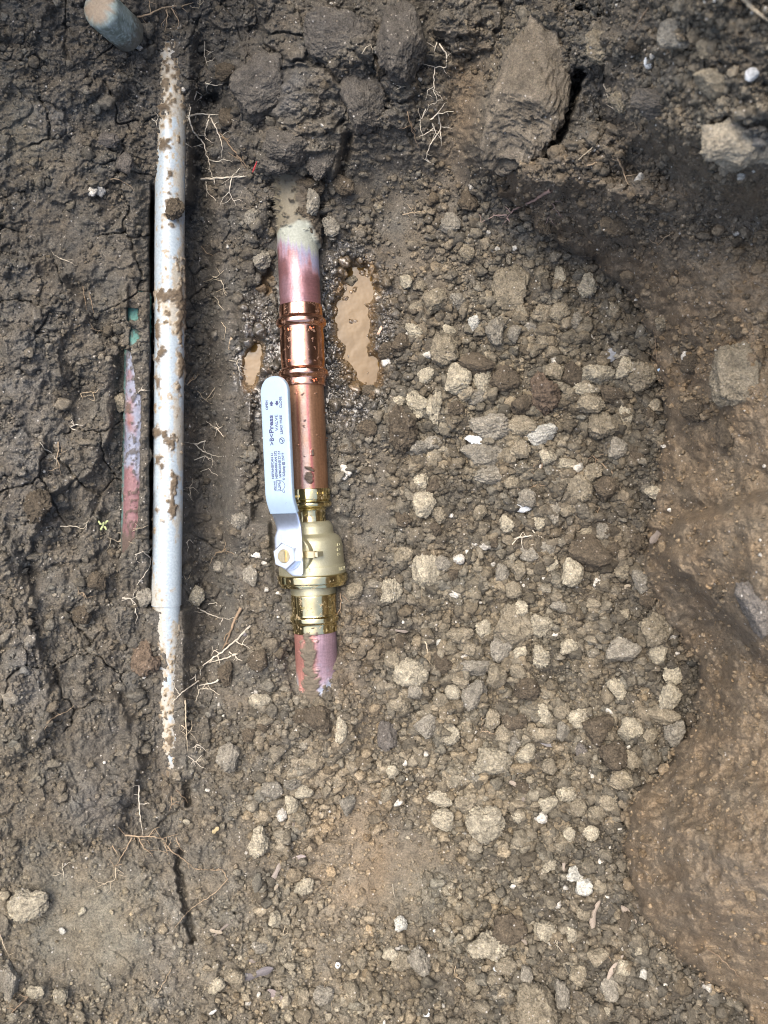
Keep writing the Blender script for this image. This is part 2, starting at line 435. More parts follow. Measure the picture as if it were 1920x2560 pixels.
cover(AX(Y), 70, 385, 470, LOWU, LOWU + 2, 1.1, 16, 40, 20)
cover(AX(Y) + 62, 22, 450, 560, ip([450, 560], [16, 6]) + 0 * X, ip([450, 560], [22, 8]) + 0 * X, 1.2, 14, 26, 8)
XB = ip([730, 768, 772, 800, 806, 832, 850, 872, 880, 930, 970, 982, 988, 1060, 1100, 1200, 1300, 1345, 1400], [300, 306, 345, 343, 312, 350, 348, 312, 324, 334, 336, 338, 351, 352, 349, 348, 343, 334, 296])
XL = ip([730, 800, 812, 872, 880, 1500], [320, 320, 328, 324, 300, 300])
bz = 9.5 + 13.2 * sstep(-4, 5, X - XB + 4 * fbm(X / 9, Y / 9, 3, 59)) + 12 * sstep(4, -4, X - XL) * sstep(880, 860, Y)
mb_ = sstep(70, 24, np.abs(X - 336 + 9 * gn(Y / 25, X / 60, 12))) * sstep(700, 750, Y) * sstep(1520, 1400, Y)
z = z * (1 - mb_) + (bz + .9 * fbm(X / 14, Y / 14, 3, 60) + 1.6 * (X > XB) * fbm(X / 30, Y / 30, 3, 66)) * mb_
z = z - 26 * sstep(8, 2, np.abs(X - (381 - .004 * (Y - 800)) + 2 * gn(Y / 60, X / 200, 2))) * sstep(440, 520, Y) * sstep(1500, 1250, Y)

# outside the frame unseen banks are added, narrowing the sky the metal reflects
rise = 185 * sstep(0, 1300, out_d)
z = z + rise
z = np.where(out_d > 900, np.minimum(z, 250 + 4 * fbm(X / 900, Y / 900, 3, 77)), z)
z = np.where(out_d > 0, np.minimum(z, 330), z)

# ---- crumbly detail
near = sstep(400, 0, out_d)
smooth = np.zeros_like(z)
for (cx, cy, sx, sy, r) in ((1000,2160,130,170,20),(900,2060,70,150,0),(210,2330,190,150,-20),(60,330,110,110,0),(700,180,110,90,0),
                            (1290,230,50,150,25),(560,1560,50,60,0),(430,1560,60,100,0),(1000,560,60,160,0),(930,1300,50,160,0),(560,1150,40,200,0),
                            (900,470,70,60,0),(1360,310,50,80,0),(640,1310,50,60,0),(230,1900,90,90,0),(160,560,90,110,0),(300,700,60,60,0), (1150,350,60,180,15)):
    smooth = np.maximum(smooth, gauss(cx, cy, sx, sy, r))
smooth = np.maximum(smooth, sstep(-20, 50, dw) * .8 * (1 - .9 * sstep(0, 50, ds)))
upr = sstep(1230, 1320, X) * sstep(720, 560, Y); smooth = smooth * (1 - .85 * upr)
amp = (1 - .8 * np.clip(smooth * 1.15, 0, 1)) * (.6 + .55 * sstep(-.25, .35, fbm(X / 140, Y / 140, 3, 50)))
amp = amp * (1 - .35 * wet) * np.where(pud > .35, .5, 1)
tint = np.zeros_like(z); lumph = np.zeros_like(z)
wxp = X + 9 * fbm(X / 26, Y / 26, 3, 61); wyp = Y + 9 * fbm(X / 26 + 50, Y / 26, 3, 62)
for cell, thr, hh, sd_ in ((78, .66, .36, 1), (44, .45, .48, 2), (24, .28, .62, 3), (13, .2, .75, 4), (7.5, .25, .7, 5)):
    f1, f2, cid = worley(wxp / cell, wyp / cell, 100 + sd_)
    rr = .32 + .36 * _h(np.floor(cid * 65536), np.floor(cid * 977), 0, 7)
    on = cid > thr
    e = np.where(on, np.sqrt(np.clip(1 - (f1 / rr) ** 2, 0, 1)), 0)
    e = np.minimum(e, .55 + .4 * cid)                       # flattened tops
    hgt = e * cell * rr * hh * S0 * 1000
    m = hgt > lumph
    tint = np.where(m & (e > .15), (cid * 7.13) % 1 - .5, tint)
    lumph = np.where(m, hgt, lumph * (1 if cell > 30 else .9) + .22 * hgt)
f1, f2, cid = worley((X + 40 * fbm(X / 90, Y / 90, 3, 71)) / 150, (Y + 40 * fbm(X / 90 + 9, Y / 90, 3, 72)) / 150, 201)
crk = sstep(.045, .0, f2 - f1) * sstep(.1, .45, fbm(X / 260 + 3, Y / 260, 2, 73) + .25)
crk = crk * sstep(900, 300, X) * sstep(2250, 1900, Y)
rough = 3.4 * fbm(X / 60, Y / 60, 3, 81) + .55 * fbm(X / 14, Y / 14, 3, 82, .7)
gritw = wl * (.3 * gn(X / 7, Y / 6, 92) + .2 * gn(X / 14, Y / 10, 93))
fine = gritw + .38 * gn(X / 5, Y / 5, 90) + .3 * gn(X / 3.1, Y / 3.1, 91)
clay = np.clip(sstep(640, 560, X) * sstep(2300, 2050, Y) + sstep(460, 380, Y) + upr + .5 * gauss(560, 1900, 120, 300), 0, 1)
bil = lambda sc_, sd_: np.abs(fbm((X + 12 * gn(X / 40, Y / 40, sd_ + 9)) / sc_, (Y + 12 * gn(X / 40 + 5, Y / 40, sd_ + 8)) / sc_, 2, sd_))
billow = 7.5 * bil(62, 401) + 4.6 * bil(27, 402) + 2.6 * bil(12, 403) + 1.5 * bil(6, 404)
detail = amp * lumph * 1.9 * (1 - .72 * clay) + clay * (.35 + .65 * amp) * (billow - 2.6) + rough * (.35 + .65 * amp) + fine * (.3 + .7 * amp) - 5 * crk
detail += .9 * (cid - .5) * 4 * sstep(900, 500, X) * amp
# keep pipe beds clean
prox = np.minimum(np.abs(X - AX(Y)) / 66, 9)
keep = np.where((np.abs(X - 340) < 40) & (X < XB + 4) & (Y > 740) & (Y < 1500), .2, 1) * np.where((np.abs(X - XW) < 37) & (Y < 1960), .3, 1) * np.where((Y > 450) & (Y < 1640), sstep(.8, 1.25, prox), 1) * np.where((Y > 520) & (Y < 1500), sstep(36, 46, np.abs(X - 424)), 1)
z = z + detail * near * (.2 + .8 * keep)
zm = (z / 1000).astype(np.float32)
kk = S0 * (H - zm) / H
VX = (X - 960) * kk; VY = (1280 - Y) * kk

# ---- colour of the soil (albedo only)
dk = np.array([.074, .067, .056]); dr = np.array([.147, .126, .091]); br = np.array([.165, .126, .082]); gy_ = np.array([.110, .108, .106]); ol = np.array([.170, .155, .115])
C = dk + (dr - dk) * (np.clip(dry + .12 * fbm(X / 120, Y / 120, 3, 95), 0, 1) ** 1.15)[..., None]
brown = np.clip(sstep(-8, 14, dw + 9 * fbm(X / 25, Y / 25, 3, 94)) * (1 - .75 * sstep(-10, 60, ds)) * .95 + .7 * gauss(900, 2130, 130, 190) + .8 * gauss(1150, 270, 55, 190, 12) + .35 * gauss(1500, 1360, 150, 80) + .4 * gauss(880, 1650, 70, 150) + .3 * gauss(1000, 700, 120, 120), 0, 1)
brown = brown * (1 - .6 * upr)
C = C * (1 - brown[..., None]) + br * brown[..., None] * (.75 + .5 * dry[..., None])
greyp = np.clip(.8 * gauss(120, 300, 60, 40) + .8 * gauss(690, 230, 60, 60, 20) + .6 * gauss(70, 1680, 60, 110) + .5 * gauss(240, 2010, 80, 60) + .45 * gauss(60, 1100, 80, 300) + .9 * gauss(1890, 360, 70, 50) + .5 * gauss(410, 2380, 60, 160), 0, 1)
C = C * (1 - .7 * greyp[..., None]) + gy_ * .7 * greyp[..., None]
oliv = np.clip(gauss(230, 2310, 200, 130) + .8 * gauss(1290, 210, 40, 130, 22) + .7 * gauss(1060, 2240, 90, 60) + .8 * gauss(60, 330, 70, 80), 0, 1)
C = C * (1 - .6 * oliv[..., None]) + ol * .6 * oliv[..., None]
C = C * (1 + (.42 * tint * amp + .14 * fbm(X / 40, Y / 40, 4, 97))[..., None])
C = C * (1 - .35 * wet[..., None])
pm = (.75 * sstep(.20, .46, pud + .12 * fbm(X / 12, Y / 12, 3, 88)))[..., None]; C = C * (1 - pm) + np.array([.13, .085, .042]) * pm
hue = fbm(X / 75, Y / 75, 3, 99)[..., None]
C = C * (1 + hue * np.array([.10, 0, -.12]))
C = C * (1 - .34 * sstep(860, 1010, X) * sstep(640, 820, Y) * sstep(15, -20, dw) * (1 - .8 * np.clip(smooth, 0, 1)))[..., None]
C = np.clip(C, .012, .6)
R = np.clip(.92 - .75 * np.clip(wet * 1.25 - .2 + .35 * fbm(X / 20, Y / 20, 2, 98), 0, 1) - .1 * (1 - dry), .12, .95)

ny, nx = X.shape
V = np.stack([VX, VY, zm], -1).reshape(-1, 3)
idx = np.arange(ny * nx).reshape(ny, nx)
F = np.stack([idx[:-1, :-1], idx[1:, :-1], idx[1:, 1:], idx[:-1, 1:]], -1).reshape(-1, 4)
pr = np.zeros((ny * nx, 3), np.float32); pr[:, 0] = R.ravel(); pr[:, 1] = sstep(.45, .8, wet + .3 * fbm(X / 20, Y / 20, 2, 98)).ravel()
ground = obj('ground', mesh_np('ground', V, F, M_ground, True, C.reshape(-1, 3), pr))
tag(ground, kind='structure')

def samp(A, x, y):
    x = np.asarray(x, float); y = np.asarray(y, float)
    i = np.clip(np.searchsorted(xs, x) - 1, 0, len(xs) - 2); j = np.clip(np.searchsorted(ys, y) - 1, 0, len(ys) - 2)
    fx = np.clip((x - xs[i]) / (xs[i + 1] - xs[i]), 0, 1); fy = np.clip((y - ys[j]) / (ys[j + 1] - ys[j]), 0, 1)
    if A.ndim == 3: fx = fx[..., None]; fy = fy[..., None]
    return (A[j, i] * (1 - fx) + A[j, i + 1] * fx) * (1 - fy) + (A[j + 1, i] * (1 - fx) + A[j + 1, i + 1] * fx) * fy
hz = lambda x, y: samp(zm, x, y)
# smoothed height, for things that span the crumbs
k_ = 9
zc = np.cumsum(np.cumsum(np.pad(zm.astype(np.float64), ((k_, k_), (k_, k_)), 'edge'), 0), 1)
zs = ((zc[2*k_:, 2*k_:] - zc[:-2*k_, 2*k_:] - zc[2*k_:, :-2*k_] + zc[:-2*k_, :-2*k_]) / (4. * k_ * k_)).astype(np.float32)
xs_full, ys_full = xs, ys
hzs = lambda x, y: samp(zs, x, y)

# ------------------------------------------------------------------ puddle
def puddle(cx, cy, rx, ry, label, seed):
    n = 90; a = np.linspace(0, 2 * PI, n, endpoint=False)
    rings = []; zc_ = WATER / 1000
    for f in (1, .7, .4, .12):
        r = f * (1 + .12 * np.sin(3 * a + seed) + .08 * np.sin(7 * a + 2 * seed))
        rings.append(np.stack([*P(cx + rx * r * np.cos(a), cy + ry * r * np.sin(a), zc_), np.full(n, zc_)], -1))
    V_ = np.concatenate(rings + [np.array([[*P(cx, cy, zc_), zc_]])])
    F_ = []
    for k in range(3):
        for i in range(n):
            j = (i + 1) % n
            F_.append((k * n + i, k * n + j, (k + 1) * n + j, (k + 1) * n + i))
    c_ = len(V_) - 1
    for i in range(n): F_.append((3 * n + i, 3 * n + (i + 1) % n, c_, c_))
    me = bpy.data.meshes.new('puddle_water'); me.from_pydata(V_.tolist(), [], [tuple(dict.fromkeys(f)) for f in F_])
    me.polygons.foreach_set('use_smooth', [True] * len(me.polygons)); me.materials.append(M_water)
    o = obj('puddle_water', me); tag(o, label, kind='structure')
m, nt, b = newmat('muddy_water')
b.inputs['Roughness'].default_value = .04; b.inputs['IOR'].default_value = 1.33
geo = N(nt, 'ShaderNodeNewGeometry'); nn = N(nt, 'ShaderNodeTexNoise'); nn.inputs['Scale'].default_value = 60; nn.inputs['Detail'].default_value = 5
nt.links.new(geo.outputs['Position'], nn.inputs['Vector'])
nt.links.new(mixc(nt, 'MIX', mapr(nt, nn.outputs['Fac'], .35, .65, 0, 1), (.095, .055, .016), (.125, .075, .025)), b.inputs['Base Color'])
bu = N(nt, 'ShaderNodeBump'); bu.inputs['Strength'].default_value = .35; bu.inputs['Distance'].default_value = .001
n4 = N(nt, 'ShaderNodeTexNoise'); n4.inputs['Scale'].default_value = 110; nt.links.new(geo.outputs['Position'], n4.inputs['Vector'])
nt.links.new(n4.outputs['Fac'], bu.inputs['Height']); nt.links.new(bu.outputs[0], b.inputs['Normal'])
M_water = m
puddle(895, 815, 105, 235, 'tan muddy water pooled to the right of the copper coupling', 1)
puddle(630, 890, 60, 130, 'tan muddy water pooled to the left of the copper coupling', 2)

# ------------------------------------------------------------------ tubes and lathes
def tube(path, rad, nseg, uref=(1, 0, 0), disp=None, cap=True, oval=1.0):
    """path (n,3), rad (n,). theta 0 = uref side, 90 deg = up. disp(i, th) metres. returns V, F"""
    path = np.asarray(path, float); n = len(path)
    T = np.gradient(path, axis=0); T /= np.linalg.norm(T, axis=1)[:, None]
    u = np.array(uref, float)[None] - T * (T @ np.array(uref, float))[:, None]; u /= np.linalg.norm(u, axis=1)[:, None]
    w_ = np.cross(u, T); 
    w_ = np.where(w_[:, 2:3] < 0, -w_, w_) if abs(uref[2]) < .9 else w_
    th = np.linspace(0, 2 * PI, nseg, endpoint=False)
    R_ = np.asarray(rad, float)[:, None] + (0 if disp is None else disp)
    V_ = path[:, None] + R_[..., None] * (np.cos(th)[None, :, None] * u[:, None] + oval * np.sin(th)[None, :, None] * w_[:, None])
    V_ = V_.reshape(-1, 3)
    i = np.arange(n - 1)[:, None] * nseg; j = np.arange(nseg)[None]; k = (j + 1) % nseg
    F_ = np.stack([i + j, i + k, i + nseg + k, i + nseg + j], -1).reshape(-1, 4)
    if np.dot(np.cross(u[0], w_[0]), T[0]) < 0: F_ = F_[:, ::-1]
    if cap:
        V_ = np.vstack([V_, path[:1], path[-1:]]); a_, b_ = len(V_) - 2, len(V_) - 1
        j = np.arange(nseg); k = (j + 1) % nseg
        c1 = np.stack([np.full(nseg, a_), k, j, j], -1); l0 = (n - 1) * nseg
        c2 = np.stack([np.full(nseg, b_), l0 + j, l0 + k, l0 + k], -1)
        F_ = np.vstack([F_]); caps = (c1[:, :3], c2[:, :3])
        return V_, F_, th, caps
    return V_, F_, th, None

def mesh_tube(name, res, mat, colr=None, prop=None):
    V_, F_, th, caps = res
    me = mesh_np(name, V_, F_, mat, True, colr, prop)
    return me

def tg(ny_, nseg, y0, y1):
    t = np.linspace(y0, y1, ny_); th = np.linspace(0, 2 * PI, nseg, endpoint=False)
    return np.meshgrid(t, th, indexing='ij')

ZA = lambda y: (13.5 - .0065 * (y - 620)) / 1000            # height of the copper line's axis
def axp(y, dz=0):
    zz = ZA(y) + dz
    return W3(AX(y), y, zz)
pxm = lambda y: S0 * (H - ZA(y)) / H                        # metres per px along the line
MUD = np.array([.095, .078, .056])

line = empty('copper_pipe_run', axp(1100))
tag(line, 'copper pipe run with press coupling and brass lever valve, half buried beside the muddy puddle', 'copper pipe', kind='thing')
def child(name, me, parent=line, label=None):
    o = bpy.data.objects.new(name, me); col.objects.link(o); o.parent = parent
    loc = Vector((0, 0, 0)); p = parent
    while p: loc += p.location; p = p.parent
    o.location = -loc if parent else loc
    # meshes are built in world coordinates
    if label: o['label'] = label
    return o

def pipe_piece(name, y0, y1, r_px, ny_, nseg, colfn, label, parent=line, dz=None, dx=None):
    t, th = tg(ny_, nseg, y0, y1)
    path = np.array([axp(y, 0 if dz is None else dz(y)) + np.array([0 if dx is None else dx(y), 0, 0]) for y in t[:, 0]])
    c, p, d = colfn(t, th)
    V_, F_, _, _ = tube(path, [r_px * pxm(y) for y in t[:, 0]], nseg, disp=d, cap=False)
    return child(name, mesh_np(name, V_, F_, M_pipe, True, c.reshape(-1, 3), p.reshape(-1, 3)), parent, label)

def lerp(a, b, t): return a + (b - a) * t[..., None]
arr = np.array
def periodic(t, th, st, sth, octs, seed):
    """noise that closes round the pipe"""
    p = np.stack([np.cos(th) * 46 / st + 50, np.sin(th) * 46 / st + 50, t / st], -1).reshape(-1, 3)
    r = 0; a = 1; tot = 0
    for o in range(octs):
        r = r + a * vn3(p * 2.03 ** o, seed + o); tot += a * .62; a *= .55
    return (r / tot).reshape(t.shape) * .62

def up_col(t, th):
    n1 = periodic(t, th, 40, 1.4, 4, 5); n2 = periodic(t, th, 10, 3, 3, 6); stk = fbm(th * 6, t / 160, 3, 7)
    c = np.broadcast_to(arr([.235, .115, .12]), t.shape + (3,)).copy()
    ringn = gn(t / 1.6, th * .8, 8); c = c * (1 + .22 * ringn[..., None])
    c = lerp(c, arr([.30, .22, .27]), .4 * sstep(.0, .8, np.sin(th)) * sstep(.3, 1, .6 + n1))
    e1 = 650 + 26 * (stk) + 28 * n1 - 34 * np.cos(th) * -1
    c = lerp(c, arr([.20, .22, .32]), .85 * sstep(e1 + 16, e1 - 20, t))
    e2 = 628 + 30 * stk + 20 * np.cos(th)
    pale = sstep(e2 + 12, e2 - 12, t)
    c = lerp(c, arr([.26, .275, .225]), pale * .95)
    e3 = 572 + 26 * n1 - 14 * np.cos(th)
    tan = sstep(e3 + 10, e3 - 10, t)
    c = lerp(c, arr([.135, .118, .082]), tan)
    c = c * (1 + .14 * n2[..., None])
    mudm = sstep(-.06, .10, np.cos(th) - .42 + .0050 * (540 - t) * 1.3 + .35 * n1) * sstep(655, 620, t) * sstep(-.2, .1, np.cos(th))
    mudm = np.maximum(mudm, sstep(.30, .42, n2) * sstep(640, 500, t) * .9)
    c = lerp(c, MUD * .8, mudm)
    met = np.clip(.55 - sstep(e1 + 30, e1 - 10, t), 0, 1) * (1 - mudm)
    r = .38 + .35 * sstep(e1 + 20, e1 - 20, t) + .1 * n2; r = r + (.9 - r) * mudm
    p = np.stack([r, met, .4 + .6 * mudm], -1)
    d = mudm * (.0022 + .0022 * n2 + .0015 * n1)
    return c, p, d
pipe_piece('copper_pipe', 395, 772, 51, 380, 160, up_col, 'purplish copper pipe with pale green crust and mud at its buried end')

def mid_col(t, th):
    n1 = periodic(t, th, 50, 1.2, 4, 15); n2 = periodic(t, th, 9, 3, 3, 16)
    c = np.broadcast_to(arr([.32, .175, .10]), t.shape + (3,)).copy()
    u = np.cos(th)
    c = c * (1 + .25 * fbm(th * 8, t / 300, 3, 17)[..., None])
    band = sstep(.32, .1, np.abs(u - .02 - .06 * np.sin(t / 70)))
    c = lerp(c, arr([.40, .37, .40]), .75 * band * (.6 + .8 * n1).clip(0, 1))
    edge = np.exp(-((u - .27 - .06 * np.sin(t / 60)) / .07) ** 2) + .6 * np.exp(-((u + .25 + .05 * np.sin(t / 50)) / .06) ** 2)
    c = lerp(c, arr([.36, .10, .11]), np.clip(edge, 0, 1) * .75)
    m = np.maximum(sstep(.55, .75, 1.25 * np.exp(-((u - .13) / .24) ** 2 - ((t - 1195) / 17) ** 2) + .25 * n2),
                   sstep(.55, .75, 1.2 * np.exp(-((u - .17) / .26) ** 2 - ((t - 1171 - 20 * u) / 5) ** 2) + .25 * n2))
    m = np.maximum(m, sstep(.5, .7, 1.1 * np.exp(-((u - .35) / .09) ** 2 - ((t - 1134) / 9) ** 2) + .3 * n2))
    m = np.maximum(m, sstep(.60, .64, n2) * .7)
    c = lerp(c, arr([.085, .065, .05]), m)
    met = (.75 - .35 * band) * (1 - m); r = .38 + .12 * band + .08 * n2; r = r + (.9 - r) * m
    return c, np.stack([r, met, .25 + .7 * m], -1), m * (.0009 + .0012 * n2)
pipe_piece('copper_pipe', 955, 1232, 49, 300, 160, mid_col, 'clean brown copper pipe section with a small mud splat')

def low_col(t, th):
    n1 = periodic(t, th, 40, 1.6, 4, 25); n2 = periodic(t, th, 9, 3, 3, 26)
    u = np.cos(th)
    c = np.broadcast_to(arr([.32, .15, .125]), t.shape + (3,)).copy()
    c = lerp(c, arr([.30, .20, .23]), sstep(-.1, .3, u))
    c = c * (1 + .18 * gn(th * 34, t / 60, 28)[..., None] + .12 * gn(t / 2.2, th * 3, 29)[..., None])
    c = lerp(c, arr([.24, .29, .36]), .85 * sstep(1655, 1690, t + 40 * n1) * sstep(-.1, .2, u))
    c = lerp(c, arr([.22, .26, .27]), .8 * sstep(1660, 1700, t) * sstep(-.78, -.9, u))
    m = sstep(-.1, .1, .32 - np.abs(u + .18 + .12 * n1 + .0008 * (t - 1600)) + .3 * n2 + .0012 * (t - 1640))
    m = np.maximum(m, sstep(0, .2, (t - 1700 - 70 * (u < -.35)) / 60 + n2))
    c = lerp(c, MUD * 1.1, m)
    met = .45 * (1 - m) * sstep(1700, 1640, t); r = .5 + .05 * n2; r = r + (.9 - r) * m
    return c, np.stack([r, met, .3 + .7 * m], -1), m * (.0011 + .0012 * n2)
pipe_piece('copper_pipe', 1560, 1850, 52.5, 300, 160, low_col, 'pink and lilac copper pipe end sinking into the soil',
           dz=lambda y: -.00006 * max(0, y - 1600))

def lathe(name, prof, mat, nseg=96, parent=line, label=None, sub=3, seed=0, marks=()):
    """prof: (y px, r px) pairs along the copper line"""
    ys_, rs_ = [], []
    for (a, ra), (b_, rb) in zip(prof[:-1], prof[1:]):
        for k in range(sub):
            ys_.append(a + (b_ - a) * k / sub); rs_.append(ra + (rb - ra) * k / sub)
    ys_.append(prof[-1][0]); rs_.append(prof[-1][1])
    path = np.array([axp(y) for y in ys_]); path = path[:]
    T0 = axp(prof[-1][0]) - axp(prof[0][0]); T0 /= np.linalg.norm(T0)
    nn_ = len(path); u = np.array([1., 0, 0]); u -= T0 * (u @ T0); u /= np.linalg.norm(u); w_ = np.cross(u, T0); w_ = w_ if w_[2] > 0 else -w_
    th = np.linspace(0, 2 * PI, nseg, endpoint=False)
    R_ = np.array([r * pxm(y) for y, r in zip(ys_, rs_)])
    V_ = (path[:, None] + R_[:, None, None] * (np.cos(th)[None, :, None] * u + np.sin(th)[None, :, None] * w_)).reshape(-1, 3)
    i = np.arange(nn_ - 1)[:, None] * nseg; j = np.arange(nseg)[None]; k = (j + 1) % nseg
    F_ = np.stack([i + j, i + nseg + j, i + nseg + k, i + k], -1).reshape(-1, 4)
    if np.dot(np.cross(u, w_), T0) < 0: F_ = F_[:, ::-1]
    me = mesh_np(name, V_, F_, mat)
    return child(name, me, parent, label)

def rnd(prof, r=2.0):
    """round the corners of a profile"""
    out = [prof[0]]
    for p0, p1, p2 in zip(prof[:-2], prof[1:-1], prof[2:]):
        a = arr(p0, dtype=float); b_ = arr(p1, dtype=float); c = arr(p2, dtype=float)
        l1 = np.linalg.norm(a - b_); l2 = np.linalg.norm(c - b_); q = min(r, l1 * .45, l2 * .45)
        s = b_ + (a - b_) / l1 * q; e = b_ + (c - b_) / l2 * q
        for t in (0, .33, .67, 1): out.append(tuple((1 - t) ** 2 * s + 2 * t * (1 - t) * b_ + t * t * e))
    out.append(prof[-1]); return out

coup = lathe('press_coupling', rnd([(766,50.5),(766,54),(795,54.5),(799,59),(804,62.5),(813,62.5),(818,59),(822,54.5),(832,54.5),(838,55.5),(908,55.5),(918,54.5),
        (922,54.5),(926,59),(931,62.5),(940,62.5),(945,58),(949,54),(967,53.5),(967,49)], 2.2), M_copper, 128, label='shiny orange copper press coupling with two raised beads')
def marks(name, items, parent, mat, R0=55.6):
    """small stamped strokes: (y, theta deg, len along px, len round px)"""
    V_, F_ = [], []
    for (y, td, la, lr) in items:
        th = math.radians(td); p = axp(y); T0 = axp(y + 1) - axp(y); T0 /= np.linalg.norm(T0)
        u = np.array([1., 0, 0]); u -= T0 * (u @ T0); u /= np.linalg.norm(u); w_ = np.cross(u, T0); w_ = w_ if w_[2] > 0 else -w_
        n_ = math.cos(th) * u + math.sin(th) * w_; t_ = -math.sin(th) * u + math.cos(th) * w_
        k = pxm(y); b0 = len(V_); R_ = R0
        for hgt in (R_ - .8, R_ + .9):
            for sa, sr in ((-1, -1), (1, -1), (1, 1), (-1, 1)):
                V_.append(p + n_ * hgt * k + T0 * sa * la * k / 2 + t_ * sr * lr * k / 2)
        for q in ((0,1,2,3),(7,6,5,4),(0,4,5,1),(1,5,6,2),(2,6,7,3),(3,7,4,0)): F_.append([b0 + i for i in q])
    return child(name, mesh_np(name, V_, F_, mat, False), parent)
it = []
rs = random.Random(3)
def glyphs(y, td0, n, step=4.2, sc_=1.0):
    td = td0
    for i in range(n):
        for q in range(rs.choice((1, 2, 2))):
            it.append((y + rs.uniform(-1.5, 1.5), td - q * 2.2 * sc_, rs.choice((6, 6, 2)) * sc_, rs.choice((1.2, 1.2, 3)) * sc_))
        td -= step
glyphs(831, 122, 4); glyphs(831, 92, 3); glyphs(831, 62, 3); glyphs(907, 125, 3); glyphs(907, 88, 3); it.append((902, 62, 1, 14))
glyphs(958, 118, 2); glyphs(957, 60, 3)
marks('stamped_marking', it, coup, M_copper)

# ------------------------------------------------------------------ brass ball valve
valve = lathe('ball_valve', rnd([(1303,40),(1303,47),(1310,52),(1317,56),(1334,57),(1337,63),(1342,70),(1350,75),(1364,78),(1410,80.5),(1414,83),(1434,83.5),(1434,20)], 3), M_cast, 128,
              label='sand cast brass ball valve body, wide in the middle')
lathe('press_end', rnd([(1222,49),(1222,53),(1249,53),(1252,49.5),(1254,52.5),(1258,55.5),(1264,55.5),(1268,52),(1271,44),(1277,40),(1290,38.5),(1304,40)], 2), M_brass, 128, valve, 'upper polished brass press end')
lathe('press_end', rnd([(1484,40),(1484,56.5),(1486,57),(1532,55.5),(1536,56),(1539,60.5),(1550,61),(1554,57),(1557,56),(1578,56),(1578,50)], 2), M_brass, 128, valve, 'lower polished brass press end, smeared with mud')
lathe('retaining_ring', rnd([(1434,60),(1434,87),(1438,87.5),(1452,87.5),(1455,86),(1455,60)], 1.5), M_brass, 128, valve)
lathe('retaining_ring', rnd([(1455,60),(1455,84),(1463,82),(1464,50)], 1.2), M_brass, 128, valve)
lathe('hex_neck', rnd([(1463,30),(1463,57),(1484,57),(1484,30)], 1), M_cast, 8, valve)
it = []
for k in range(5): it.append((1240, 128 - k * 4, 5, 1.4))
it += [(1232, 86, 6, 1.5), (1232, 80, 6, 4), (1232, 74, 5, 1.4), (1234, 56, 5, 13), (1234, 44, 6, 2)]
marks('stamped_marking', it, valve, M_brass, 53.3)
it = [(1512 + rs.uniform(-2, 2), 122 - k * 3.2, rs.choice((6, 3, 6)), 1.6) for k in range(6)] + [(1570, 62, 6, 1.6), (1570, 55, 6, 1.6), (1570, 50, 3, 3)]
marks('stamped_marking', it, valve, M_brass, 56.8)
it = []
for yy in (1362, 1374, 1386): it += [(yy - 3, 28, 1.5, 5), (yy + 2, 28, 1.5, 5), (yy, 31, 6, 1.5), (yy, 24, 5, 1.5)]
marks('cast_marking', it, valve, M_cast, 79.5)
it = [(1421, 31 - 3 * k, 8, 1.6) for k in (0, 2, 3, 5, 6)]
marks('cast_marking', it, valve, M_cast, 83.8)

PHI = math.radians(25)                                      # roll of the stem towards the left
YC = 1379
A0 = axp(YC); EA = axp(YC + 10) - axp(YC - 10); EA /= np.linalg.norm(EA)
eu = arr([1., 0, 0]); eu -= EA * (eu @ EA); eu /= np.linalg.norm(eu); ew = np.cross(eu, EA); ew = ew if ew[2] > 0 else -ew
ER = -math.sin(PHI) * eu + math.cos(PHI) * ew; ET = math.cos(PHI) * eu + math.sin(PHI) * ew
KP = pxm(YC)
def LF(a, t, r):
    """local valve frame in px: a along the line (0 at the stem), t across the lever, r away from the axis"""
    return A0 + (EA * a + ET * t + ER * r) * KP

def prism(name, pts, r0, r1, mat, parent, bev=1.5, smooth=False, label=None):
    """convex outline in (a, t) extruded from r0 to r1 with a bevelled top"""
    pts = arr(pts, dtype=float); c = pts.mean(0); V_ = []; n = len(pts)
    lv = [(1, r0), (1, r1 - bev), (1 - bev / np.linalg.norm(pts - c, axis=1).max(), r1)]
    for f, r in lv:
        for p in pts: V_.append(LF(*(c + (p - c) * f), r))
    F_ = [[l * n + i, l * n + (i + 1) % n, (l + 1) * n + (i + 1) % n, (l + 1) * n + i] for l in (0, 1) for i in range(n)]
    me = bpy.data.meshes.new(name); me.from_pydata([tuple(v) for v in V_], [], F_ + [list(range(2 * n, 3 * n)), list(range(n))[::-1]])
    me.update(); me.materials.append(mat)
    import bmesh
    bm = bmesh.new(); bm.from_mesh(me); bmesh.ops.recalc_face_normals(bm, faces=bm.faces); bm.to_mesh(me); bm.free()
    return child(name, me, parent, label)
circ = lambda r, n=48, a0=0, t0=0: [(a0 + r * math.cos(2 * PI * i / n), t0 + r * math.sin(2 * PI * i / n)) for i in range(n)]
prism('bonnet', circ(44), 60, 86, M_cast, valve, 2)
prism('bonnet', circ(30), 84, 93, M_stem, valve, 2)
prism('stop_tab', [(-8, 20), (8, 20), (8, 60), (-8, 60)], 80, 91, M_stem, valve, 1.5)
prism('stop_pin', [(-6, 58), (6, 58), (6, 68), (-6, 68)], 62, 88, M_cast, valve, 1)

